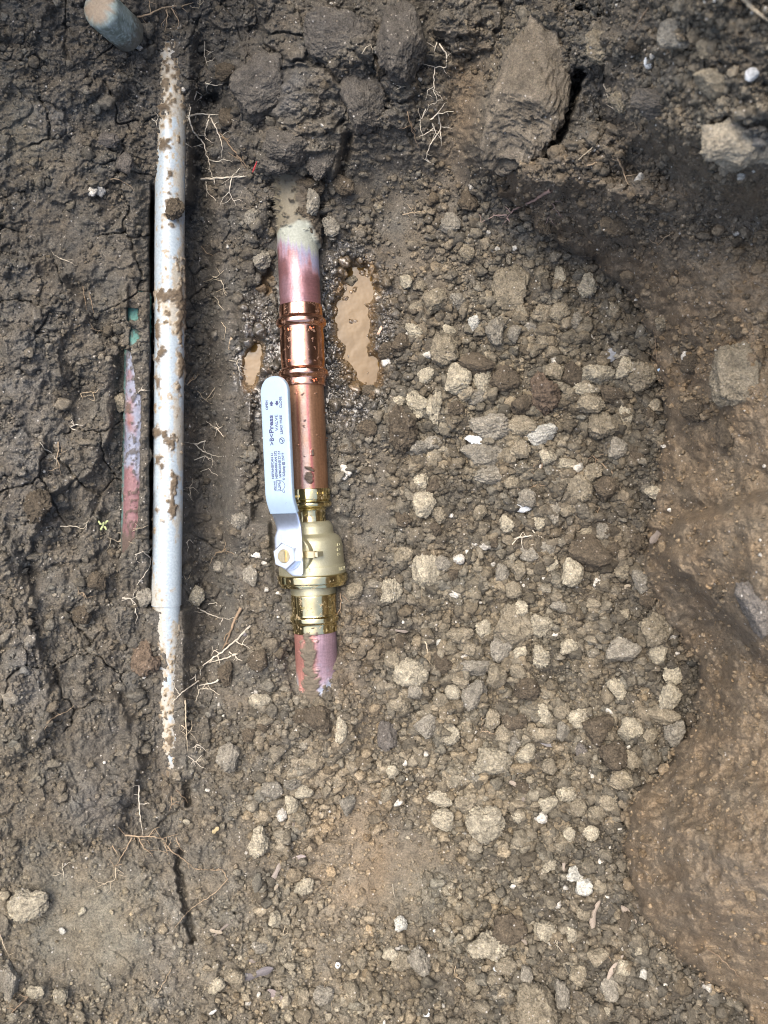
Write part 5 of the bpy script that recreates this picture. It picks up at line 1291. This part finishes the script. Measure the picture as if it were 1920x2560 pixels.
# ------------------------------------------------------------------ roots
ROOTS = [
 ('branching pale root hanging at the top edge, right of the capped stub', [(2.6,[(324,45),(365,39),(405,20),(428,16),(451,17),(483,6)]),(1.8,[(417,20),(418,52),(412,80)]),(1.8,[(428,20),(448,52),(440,82)]),(1.5,[(376,35),(373,0)])]),
 ('short curled rootlet at the top edge', [(1.5,[(500,-5),(500,12),(496,22)])]),
 ('forked hair root near the top of the white pipe, on its right', [(1.3,[(512,104),(511,139),(521,171)]),(1.2,[(518,139),(528,128)])]),
 ('wavy hair root right of the forked one near the top', [(1.3,[(538,163),(558,174),(582,194)])]),
 ('large pale root net right of the white pipe, upper part', [(2.6,[(468,292),(492,285),(521,286),(558,288)]),(2.6,[(472,293),(480,324),(509,359),(521,399),(530,443)]),(2.2,[(524,288),(512,330),(514,350)]),(2,[(527,295),(550,341),(556,370),(553,394)]),
   (1.6,[(521,399),(540,405),(560,397)]),(1.5,[(509,359),(490,366),(478,368)]),(1.5,[(560,288),(585,302)]),(1.5,[(514,345),(524,352)])]),
 ('brown root strands crossing the dark hollow above the copper pipe', [(2,[(556,341),(579,370),(608,405),(625,425)]),(1.5,[(590,385),(612,420)]),(1.5,[(545,330),(575,355)])]),
 ('thick white root lying level, left above the copper pipe', [(3.6,[(503,448),(538,446),(579,443),(619,440)]),(1.8,[(579,443),(573,480),(590,515)]),(1.6,[(515,452),(518,480),(544,505)]),(1.5,[(573,480),(556,495)]),(1.8,[(579,443),(600,420)])]),
 ('stub of pale root over the hollow, right of the white pipe', [(2,[(515,209),(538,213)])]),
 ('hair roots coiling above the root net, right of the white pipe', [(1.4,[(486,250),(492,228),(505,240),(500,252)]),(1.3,[(514,205),(518,232)])]),
 ('tiny three pronged rootlet left of the white pipe top', [(1.3,[(380,297),(390,304),(397,291)]),(1.2,[(390,304),(392,318)])]),
 ('short pale rootlet on the slope at the top, left of centre', [(1.3,[(620,178),(632,173),(642,173)])]),
 ('little curled rootlet near the top, centre', [(1.4,[(905,135),(915,118),(928,110)])]),
 ('rootlet on the dark bank near the pale blue lump', [(1.3,[(275,448),(295,448),(318,460)])]),
 ('hair root in the dark soil, upper channel', [(1.2,[(503,616),(515,631),(532,639)])]),
 ('upper white root cluster at the top centre', [(1.6,[(1092,107),(1084,133)]),(2,[(1099,110),(1116,136),(1116,168),(1090,168),(1055,159)]),(1.8,[(1087,168),(1084,220),(1093,255),(1084,262)]),(1.3,[(1084,215),(1070,225),(1064,250)])]),
 ('pale rootlet pointing left, top centre', [(1.5,[(982,208),(1003,217),(1024,214)]),(1.1,[(1003,217),(985,228)])]),
 ('dense white root cluster at the top centre, lower one', [(2.2,[(1047,301),(1076,301),(1093,284),(1134,278)]),(2.4,[(1096,284),(1102,324),(1076,359),(1064,399)]),(1.8,[(1064,399),(1084,412)]),(1.6,[(1100,324),(1104,365)]),(1.6,[(1064,272),(1050,310),(1057,350)]),
   (1.5,[(1076,301),(1090,330),(1080,350)]),(1.3,[(1093,284),(1110,262)]),(1.4,[(1084,320),(1064,335),(1044,345)])]),
 ('brown hair roots left of the dense white cluster', [(1.3,[(1018,278),(1029,324),(1047,370)]),(1.1,[(1026,310),(1040,330)])]),
 ('thick purplish root with a white tip, below the slab at upper right', [(4.5,[(1377,475),(1330,503),(1284,524),(1267,544)]),(2.2,[(1267,544),(1287,570)]),(1.6,[(1267,538),(1238,538),(1203,556),(1197,527)])]),
 ('thin level root on the slope, top right of the copper pipe', [(1.5,[(1006,537),(1041,530),(1076,527)])]),
 ('kinked tan root hanging on the dark slope, upper right', [(2.3,[(1539,385),(1556,422),(1570,463)]),(1.6,[(1469,414),(1516,399),(1539,394)]),(1.3,[(1490,405),(1497,392)])]),
 ('short straight root on the dark slope below the slab', [(1.8,[(1484,366),(1446,400)])]),
 ('curved pale root on the upper right soil', [(1.8,[(1510,211),(1524,255),(1539,278),(1560,280)])]),
 ('blurred thick root at the top right corner', [(4,[(1855,-10),(1886,26),(1925,54)])]),
 ('forked root on the dark upper right slope', [(1.8,[(1680,582),(1660,596),(1643,616)]),(1.2,[(1660,596),(1648,590)])]),
 ('crossing rootlets below the thick purplish root', [(1.6,[(1377,503),(1388,520),(1405,544)]),(1.4,[(1374,540),(1364,560)]),(1.2,[(1388,520),(1370,530)])]),
 ('brown vertical root strand on the upper right slope', [(1.8,[(1620,20),(1600,50),(1585,75)])]),
 ('white V shaped root on the left bank', [(1.8,[(100,1106),(111,1123),(127,1129),(133,1141)])]),
 ('forked upright root on the left bank', [(2,[(145,1105),(146,1129),(142,1144),(153,1187)]),(1.5,[(150,1135),(168,1126)])]),
 ('straight pale rootlet on the upper left bank', [(1.5,[(226,821),(246,827),(269,830)])]),
 ('curled root left of the purple pipe', [(1.7,[(201,984),(214,980),(237,982),(246,973)]),(1.3,[(201,984),(207,998)]),(1.3,[(232,982),(238,1003)])]),
 ('two wavy white rootlets on the left bank', [(1.4,[(177,1067),(191,1062),(207,1063)]),(1.3,[(180,1073),(193,1076)])]),
 ('hair root at the middle left, above the bank crack', [(1.3,[(150,646),(172,654),(191,665)])]),
 ('fine brown hair root in the left bank', [(1.1,[(207,715),(212,745),(216,775)]),(1.1,[(223,730),(234,782)])]),
 ('tiny white rootlet touching the purple pipe', [(1.6,[(342,984),(352,975),(362,974)]),(1.1,[(352,975),(356,965)])]),
 ('long bent root near the green sprout, left bank', [(1.8,[(151,1316),(179,1315),(209,1322),(225,1296)])]),
 ('small wiry rootlets on the lower left bank', [(1.4,[(193,1483),(207,1481),(217,1495),(239,1489)]),(1.2,[(207,1481),(213,1500)])]),
 ('forked white root left of the socket end', [(1.7,[(306,1495),(330,1497),(346,1523)]),(1.3,[(330,1497),(350,1487)]),(1.2,[(336,1510),(343,1545),(338,1560)])]),
 ('branched pale root below the purple pipe end', [(1.8,[(270,1344),(298,1354),(318,1354),(340,1358)]),(1.8,[(294,1332),(314,1334),(346,1322),(370,1314)]),(1.2,[(298,1354),(310,1343)])]),
 ('hooked root hugging the white pipe on its left', [(1.8,[(338,1387),(358,1379),(376,1395),(374,1419),(342,1463)]),(1.4,[(358,1379),(374,1381)])]),
 ('slanting pale root on the lower left bank', [(1.8,[(119,1809),(131,1795),(167,1779),(185,1763)])]),
 ('thin upright rootlet on the lower left bank', [(1.3,[(257,1439),(262,1483)])]),
 ('thick fuzzy brown root standing right of the white pipe', [(5,[(603,1519),(583,1558),(573,1590),(557,1622)])]),
 ('big branching root bundle between the white pipe and the buried copper end', [(3.4,[(628,1562),(589,1602),(549,1634),(509,1662),(489,1682),(489,1702)]),(2.6,[(593,1634),(557,1648),(517,1658)]),(1.8,[(573,1630),(612,1658)]),(3.2,[(573,1678),(537,1706),(497,1714)]),
   (2.4,[(497,1702),(457,1729),(442,1745)]),(1.8,[(589,1602),(605,1612),(618,1610)]),(1.6,[(549,1634),(535,1625),(528,1640)])]),
 ('looped white root right of the socket end', [(2,[(493,1519),(521,1535),(553,1545),(577,1550)]),(1.5,[(521,1511),(540,1506),(551,1520),(547,1538)])]),
 ('wiry root under the big root bundle', [(1.8,[(489,1753),(501,1722),(525,1722),(549,1737)]),(1.4,[(505,1722),(520,1705)])]),
 ('dark root strand running down beside the pipe tip', [(2.6,[(463,1749),(465,1813),(469,1877)]),(1.6,[(453,1813),(473,1829),(489,1829)]),(1.5,[(466,1840),(480,1820),(478,1800)])]),
 ('small curling rootlets beside the white pipe tip', [(1.4,[(482,1870),(492,1862),(504,1866),(500,1880)]),(1.3,[(470,1890),(490,1905),(504,1888)])]),
 ('upright tan root below the white pipe tip', [(2.2,[(347,1963),(348,2024),(353,2059),(358,2088)]),(1.2,[(350,2010),(372,2008),(385,2020)])]),
 ('wide branching root lying level at the lower left', [(2.4,[(312,2088),(347,2091),(382,2092),(405,2096),(446,2085)]),(2,[(330,2094),(312,2128),(295,2157),(284,2169)]),(1.5,[(281,2114),(298,2143)]),(2.2,[(405,2096),(428,2128),(463,2151),(486,2172)]),
   (1.6,[(347,2094),(359,2122),(382,2134)]),(1.5,[(372,2090),(385,2073),(400,2068)]),(1.4,[(408,2100),(416,2125),(421,2140)]),(1.6,[(440,2094),(450,2120),(463,2131)])]),
 ('pale root trailing left below the wide branching root', [(1.7,[(289,2169),(289,2198),(262,2210),(237,2218)]),(1.2,[(289,2169),(310,2185)])]),
 ('long thin root curving down from the wide branching root', [(1.8,[(486,2172),(521,2175),(556,2175),(570,2198),(538,2232),(475,2273),(437,2319)]),(1.2,[(540,2175),(552,2168)])]),
 ('wiry brown rootlets in the hollow above the branching root', [(1.4,[(440,1975),(462,1995),(470,2008)]),(1.3,[(428,1990),(430,2010),(450,2013)]),(1.2,[(430,2010),(422,2030)])]),
 ('hair root draped from a pale clod, bottom left centre', [(1.4,[(715,2296),(706,2348),(700,2383)]),(1.1,[(706,2360),(716,2385)])]),
 ('curled rootlet at the lower left, below the pinkish patch', [(1.4,[(156,2157),(158,2185),(160,2195)])]),
 ('hair root at the far left edge, near the bottom', [(1.6,[(0,2337),(8,2360),(23,2394)])]),
 ('brown root running from a pale clod in the bottom left corner', [(2.4,[(75,2487),(50,2512),(25,2535)])]),
 ('bent hair root near the bottom, left of centre', [(1.4,[(810,2478),(826,2495),(833,2525)])]),
 ('faint slanting root on the bottom left soil', [(1.3,[(428,2423),(405,2465),(385,2495)])]),
 ('tangle of brown roots in the gravel above the white stone', [(2.4,[(1374,1126),(1354,1167),(1313,1221),(1273,1254)]),(2,[(1354,1173),(1387,1194),(1362,1150)]),(1.8,[(1313,1221),(1340,1215),(1365,1200)]),(1.6,[(1340,1160),(1325,1175),(1345,1190)]),(1.5,[(1300,1225),(1285,1215),(1290,1240)]),(1.5,[(1380,1160),(1395,1180),(1385,1200)])]),
 ('long brown root bending right of the root tangle', [(2,[(1387,1194),(1428,1170),(1482,1140),(1510,1135)]),(2,[(1482,1140),(1529,1180),(1556,1227)])]),
 ('pale brown root across clods in the upper gravel', [(2,[(1475,775),(1455,795),(1428,809)])]),
 ('wispy root tuft on a small dark clod right of the puddle', [(1.4,[(977,785),(985,772),(1000,768),(1030,775)]),(1.2,[(985,772),(978,760)]),(1.2,[(1000,768),(1005,755)]),(1.2,[(1015,770),(1022,760)])]),
 ('thin root beside the foot of the brown wall', [(1.3,[(1637,836),(1640,880),(1644,924)])]),
 ('tangle of roots below the white stone', [(2.4,[(1273,1348),(1300,1344),(1340,1337),(1380,1354)]),(2,[(1340,1337),(1325,1315),(1300,1308)]),(1.8,[(1265,1385),(1285,1355),(1310,1330)]),(1.6,[(1340,1337),(1345,1365),(1360,1375)]),(1.5,[(1380,1354),(1395,1340)])]),
 ('curled root pair near the top of the large round brown clod', [(2,[(1470,1292),(1485,1300),(1500,1290),(1490,1275)]),(1.5,[(1485,1300),(1475,1310)])]),
 ('straight tan root standing up by the large pale smooth clod', [(2.4,[(1060,1591),(1070,1631),(1077,1672)])]),
 ('hair root over the stepped tan clod', [(1.6,[(1273,1577),(1300,1611),(1323,1638)])]),
 ('short kinked hair root in the gravel, right of middle', [(1.5,[(1502,1580),(1510,1600),(1526,1618)])]),
 ('looped pale root around a tan egg shaped clod', [(1.6,[(1181,1746),(1205,1800),(1205,1827),(1246,1837),(1266,1810)]),(1.5,[(1246,1837),(1262,1860),(1282,1876)])]),
 ('small forked root above the pale round clod', [(1.6,[(1543,1776),(1576,1786),(1590,1773)]),(1.3,[(1543,1840),(1552,1815)])]),
 ('reddish brown root hanging along the lower press end', [(1.9,[(850,1482),(854,1500),(846,1535),(844,1562),(853,1600)]),(1.2,[(857,1488),(872,1504)])]),
 ('thin yellowish root near the bottom, right of centre', [(1.5,[(1387,2325),(1390,2350),(1396,2379)])]),
 ('brown slanting root near the curved leaf', [(1.7,[(1495,2352),(1510,2375),(1532,2408)])]),
 ('long blurred root on the brown slope, bottom right', [(1.7,[(1765,2372),(1790,2385),(1813,2406),(1860,2453)])]),
 ('hair root on the bare sandy patch', [(1.2,[(982,2210),(983,2230),(988,2245)])]),
 ('short upright rootlet at the bottom centre', [(1.4,[(1140,2408),(1136,2430),(1140,2445)])]),
 ('spread root fan on the channel wall, level with the coupling', [(1.9,[(467,963),(476,953),(500,936)]),(1.2,[(480,950),(484,938)])]),
 ('wiry pale root beside the spread root fan', [(1.7,[(538,969),(527,984),(514,1001),(493,977)]),(1.4,[(514,1001),(530,1010)]),(1.3,[(505,990),(498,1005)])]),
 ('bright bent root in the channel, level with the lever', [(2,[(514,1102),(486,1111),(507,1128),(534,1139),(555,1142)]),(1.4,[(486,1150),(514,1139),(538,1156)]),(1.2,[(500,1180),(520,1172),(545,1190)])]),
 ('forked white root at the channel edge near the lever top', [(1.9,[(527,1063),(545,1073),(560,1094)]),(1.4,[(545,1073),(560,1062)])]),
 ('small rooty star in the channel, level with the lever writing', [(1.5,[(465,1225),(483,1218),(496,1231)]),(1.2,[(474,1221),(478,1250)]),(1.2,[(470,1235),(485,1255)])]),
 ('tiny white hooked rootlet in the lower channel', [(1.5,[(465,1358),(474,1348),(484,1358)])]),
 ('pale stub of root near the flat boulder', [(2.4,[(540,1382),(556,1380),(567,1370)]),(1.2,[(563,1375),(568,1385)])]),
 ('curly rootlet in the lower channel', [(1.3,[(458,1436),(466,1450),(474,1444)])]),
 ('root hairs on the channel side by the coupling', [(1.5,[(552,700),(560,715),(556,735)]),(1.3,[(545,760),(560,775)]),(1.2,[(530,690),(548,698)])]),
 ('branched root on the channel wall, above the left puddle', [(1.6,[(525,700),(545,690),(560,675)]),(1.4,[(541,730),(556,722),(570,735)]),(1.2,[(553,805),(565,820),(560,850)])]),
 ('pale curled root at the edge of the left puddle', [(1.4,[(572,900),(590,905),(600,930),(625,945)]),(1.2,[(600,915),(620,925)])]),
 ('white arc of root at the right foot of the coupling', [(1.6,[(820,966),(835,980),(850,985)])]),
]
rg = random.Random(9)
def root_obj(lab, strands):
    Vs, Fs, Cs, off = [], [], [], 0
    tone = rg.choice(((.36, .30, .21), (.32, .25, .165), (.42, .37, .28), (.28, .21, .135)))
    if 'white' in lab or 'bright' in lab: tone = (.50, .45, .36)
    if 'brown' in lab or 'fuzzy' in lab: tone = (.23, .165, .105)
    if 'purplish' in lab: tone = (.30, .21, .18)
    extra = []
    for r, pts in strands:
        if r > 1.25:
            for _ in range(rg.choice((1, 2, 3)) if len(pts) > 2 else 1):
                i = rg.randrange(len(pts) - 1); f = rg.random()
                p = (pts[i][0] * (1 - f) + pts[i + 1][0] * f, pts[i][1] * (1 - f) + pts[i + 1][1] * f); a = rg.uniform(0, 2 * PI); L_ = rg.uniform(6, 22)
                q = (p[0] + L_ * math.cos(a), p[1] + L_ * math.sin(a)); a += rg.uniform(-.9, .9)
                extra.append((max(.9, r * .5), [p, q, (q[0] + L_ * .7 * math.cos(a), q[1] + L_ * .7 * math.sin(a))]))
    for r, pts in strands + extra:
        pts = arr(pts, dtype=float); L_ = np.hypot(*np.diff(pts, axis=0).T); cum = np.r_[0, np.cumsum(L_)]; n = max(5, int(cum[-1] / 4))
        s = np.linspace(0, cum[-1], n)
        # smooth interpolation with a little wriggle
        xx = np.interp(s, cum, pts[:, 0]); yy = np.interp(s, cum, pts[:, 1])
        sd_ = rg.random() * 100
        wv = min(3.2, cum[-1] / 14)
        xx = xx + wv * gn(s / 13 + sd_, s * 0 + 3, 5) * np.sin(np.pi * np.clip(s / cum[-1], 0, 1)) ** .3; yy = yy + wv * gn(s / 13 + sd_, s * 0 + 9, 6) * np.sin(np.pi * np.clip(s / cum[-1], 0, 1)) ** .3
        rad = r * (1 - .62 * s / cum[-1]) * (1 + .25 * gn(s / 7 + sd_, s * 0, 8)) * S0 * .9
        zt = np.maximum(hz(xx, yy), hzs(xx, yy)) + .0006 + rad
        ker = np.ones(5) / 5; zt = np.maximum(np.convolve(np.pad(zt, 2, 'edge'), ker, 'valid'), zt - .0004) + .0022 * np.sin(np.pi * s / cum[-1]) * rg.uniform(0, 1)
        kx = S0 * (H - zt) / H
        path = np.stack([(xx - 960) * kx, (1280 - yy) * kx, zt], -1)
        d_ = path[-1] - path[0]; ur = (0, 1, 0) if abs(d_[0]) > abs(d_[1]) else (1, 0, 0)
        V_, F_, th, _ = tube(path, rad, 6, uref=ur, cap=False)
        Vs.append(V_); Fs.append(F_ + off); off += len(V_)
        cj = (1 + .22 * gn(s / 9, s * 0 + sd_, 4))[:, None, None] * arr(tone) * np.ones((n, 6, 1)); dark = sstep(.5, 1, s / cum[-1] if rg.random() < .5 else 1 - s / cum[-1])[:, None, None]
        Cs.append((cj * (1 - .35 * dark)).reshape(-1, 3))
    Cs = np.vstack(Cs); p = np.zeros_like(Cs); p[:, 0] = .75; p[:, 2] = .6
    o = obj('root', mesh_np('root', np.vstack(Vs), np.vstack(Fs), M_root, True, Cs, p)); tag(o, lab, 'root')
for lab, st in ROOTS: root_obj(lab, st)

# ------------------------------------------------------------------ wood slivers, dead leaves, small finds
def chip(x, y, L_, w_, ang, colr, lab, curve=0, name='wood_sliver', cat='wood sliver', th_=.16, lift=.0012):
    n, m_ = 22, 8; a = math.radians(ang); V_ = []; F_ = []; zb = float(hzs(x, y)) + lift; k = S0 * (H - zb) / H
    sd_ = x * .37
    for side in (1, -1):
        for i in range(n):
            s = i / (n - 1) * 2 - 1
            hw = w_ / 2 * (1 - abs(s) ** 3.2) ** .6 * (1 + .18 * math.sin(5 * s + sd_)) + .3
            for j in range(m_):
                q = j / (m_ - 1) * 2 - 1
                u = s * L_ / 2; v = q * hw + curve * (s * s - .4) * L_ * .12
                hh = (1 - q * q) * w_ * th_ * (1 if side > 0 else -.6) + .8 * math.sin(9 * q + sd_) * .25 + curve * 2 * abs(s) + (1 - s * s) * 2
                px_ = x + u * math.cos(a) + v * math.sin(a); py_ = y - u * math.sin(a) + v * math.cos(a)
                V_.append(((px_ - 960) * k, (1280 - py_) * k, zb + hh * k))
    g = n * m_
    for i in range(n - 1):
        for j in range(m_ - 1):
            b0 = i * m_ + j; F_.append([b0, b0 + 1, b0 + m_ + 1, b0 + m_]); F_.append([g + b0, g + b0 + m_, g + b0 + m_ + 1, g + b0 + 1])
    for i in range(n - 1):
        F_.append([i * m_, i * m_ + m_, g + i * m_ + m_, g + i * m_]); e = i * m_ + m_ - 1; F_.append([e, g + e, g + e + m_, e + m_])
    V_ = arr(V_); c = arr(colr) * (1 + .25 * gn(np.tile(np.arange(m_), 2 * n) * 1.7 + sd_, np.repeat(np.arange(2 * n), m_) * .15, 3))[:, None]
    p = np.zeros((len(V_), 3)); p[:, 0] = .8; p[:, 2] = .6
    o = obj(name, mesh_np(name, V_, F_, M_chip, True, np.clip(c, .02, .7), p)); tag(o, lab, cat)
GW = (.15, .125, .105); LW = (.25, .21, .155); BW = (.105, .095, .098)
for (x, y, L_, w_, a, c, lab, cu) in (
    (1643,1336,58,17,52,GW,'broad grey wood sliver by the foot of the right wall',0), (1558,1469,40,10,18,LW,'pale splinter right of the knobbly pale clod, middle gravel',0),
    (998,1577,46,6,-6,GW,'thin dark splinter lying level right of the lower press end',0), (1360,1852,72,18,-22,(.19,.18,.175),'long grey wood sliver in the lower gravel',0),
    (1382,1750,26,8,-82,LW,'short upright splinter in the lower gravel',0), (1318,2003,38,15,-35,GW,'brown wood sliver below the biggest pale clod',0),
    (690,2182,62,11,64,(.2,.17,.145),'upright splinter left of the bare brown patch',0), (693,2212,30,8,66,LW,'short pale splinter under the upright one',0),
    (748,2143,34,11,8,(.22,.185,.17),'pinkish level splinter left of the bare brown patch',0), (540,2328,34,9,-14,LW,'light splinter on the lower left crumbs',0), (560,2318,70,5,40,GW,'thin brown twig crossing the lower left crumbs',0),
    (641,2434,90,19,18,BW,'long dark grey wood sliver near the bottom edge',0), (688,2487,46,17,-34,(.17,.14,.13),'short reddish grey wood sliver near the bottom edge',0), (625,2400,34,9,-14,GW,'small slanted splinter above the long dark grey sliver',0),
    (592,1884,38,13,12,BW,'dark bluish chip right of the white pipe tip',0), (539,2075,22,9,42,(.30,.24,.13),'yellowish chip right of the branching root',0), (736,2050,36,8,80,GW,'dark upright splinter near the pale wedge shaped clod',0),
    (895,1340,0,0,0,GW,'',0), (532,2530,22,7,30,(.36,.36,.34),'white splinter at the bottom edge',0), (612,1585,12,9,-30,BW,'small grey square chip at the tip of the root bundle',0), (965,760,0,0,0,GW,'',0),
    (950,826,24,6,65,(.50,.33,.24),'pink brown splinter at the right edge of the puddle',0)):
    if L_: chip(x, y, L_, w_, a, c, lab, cu)
for (x, y, L_, w_, a, lab, cu) in (
    (1486,2292,88,13,80,'curved dead leaf standing out near the bottom right gravel',1), (1572,2288,62,15,-52,'slanted dry leaf right of the curved one',0), (1502,2184,44,12,-48,'dry leaf above the whitish chalky clod',.5),
    (1410,2158,38,8,85,'narrow pale leaf above the smaller chalky clod',.3), (1535,2420,80,12,58,'long dry leaf at the lower right of the gravel',.4), (1292,1962,44,12,-24,'dry leaf left of the brown sliver, lower gravel',0),
    (1300,2345,46,9,-38,'dry leaf curl near the bottom centre',.6), (1540,950,0,0,0,'',0)):
    if L_: chip(x, y, L_, w_, a, (.24, .20, .16), lab, cu, 'dead_leaf', 'dead leaf', .3, .002)
chip(1305, 1020, 26, 20, 60, (.24, .23, .21), 'small grey curved shell fragment beside the reddish brown clod', .6, 'shell_fragment', 'shell', .4, .002)
chip(1532, 885, 44, 26, 60, (.16, .17, .185), 'thin blue grey slate fragment in the upper right gravel', 0, 'slate_fragment', 'slate', .12, .0025)
chip(640, 412, 44, 3.4, 66, (.32, .03, .035), 'thin red needle in the soil left above the copper pipe', 0, 'red_needle', 'needle', .8, .002)
chip(1648, 925, 9, 7, 10, (.35, .48, .60), 'tiny light blue chip at the foot of the wall', 0, 'blue_chip', 'chip', .3, .001)
v, f, t = clod_shape(3, 77, 2, .2); pr_ = np.zeros((len(v), 3)); pr_[:, 0] = .3
o = clod(1235, 1338, 9, 9, 'm', 'tiny bright green bead above the upright grey clod', 0, .6, 'green_bead', 'bead', mesh=mesh_np('green_bead', v, f, M_clod, True, np.repeat(t[:, None], 3, 1), pr_)); o.color = (.03, .36, .19, 1)
# seedling: stem with little leaves
sx, sy = 258, 1312; zb = float(hzs(sx, sy)); sp = empty('seedling', W3(sx, sy, zb)); tag(sp, 'tiny yellow green seedling sprouting from the left bank', 'seedling')
for (dx, dy, L_, a) in ((0, 0, 16, 80), (8, -6, 14, 50), (-8, -5, 13, 130), (6, 8, 12, -60), (-4, 9, 11, 250)):
    n_before = len(bpy.data.objects)
    chip(sx + dx, sy + dy, L_, 4.5, a, (.30, .34, .16), None, .4, 'leaf', None, .3, .003)
    lf = bpy.context.scene.collection.objects[-1]; lf.parent = sp; lf.location = -sp.location
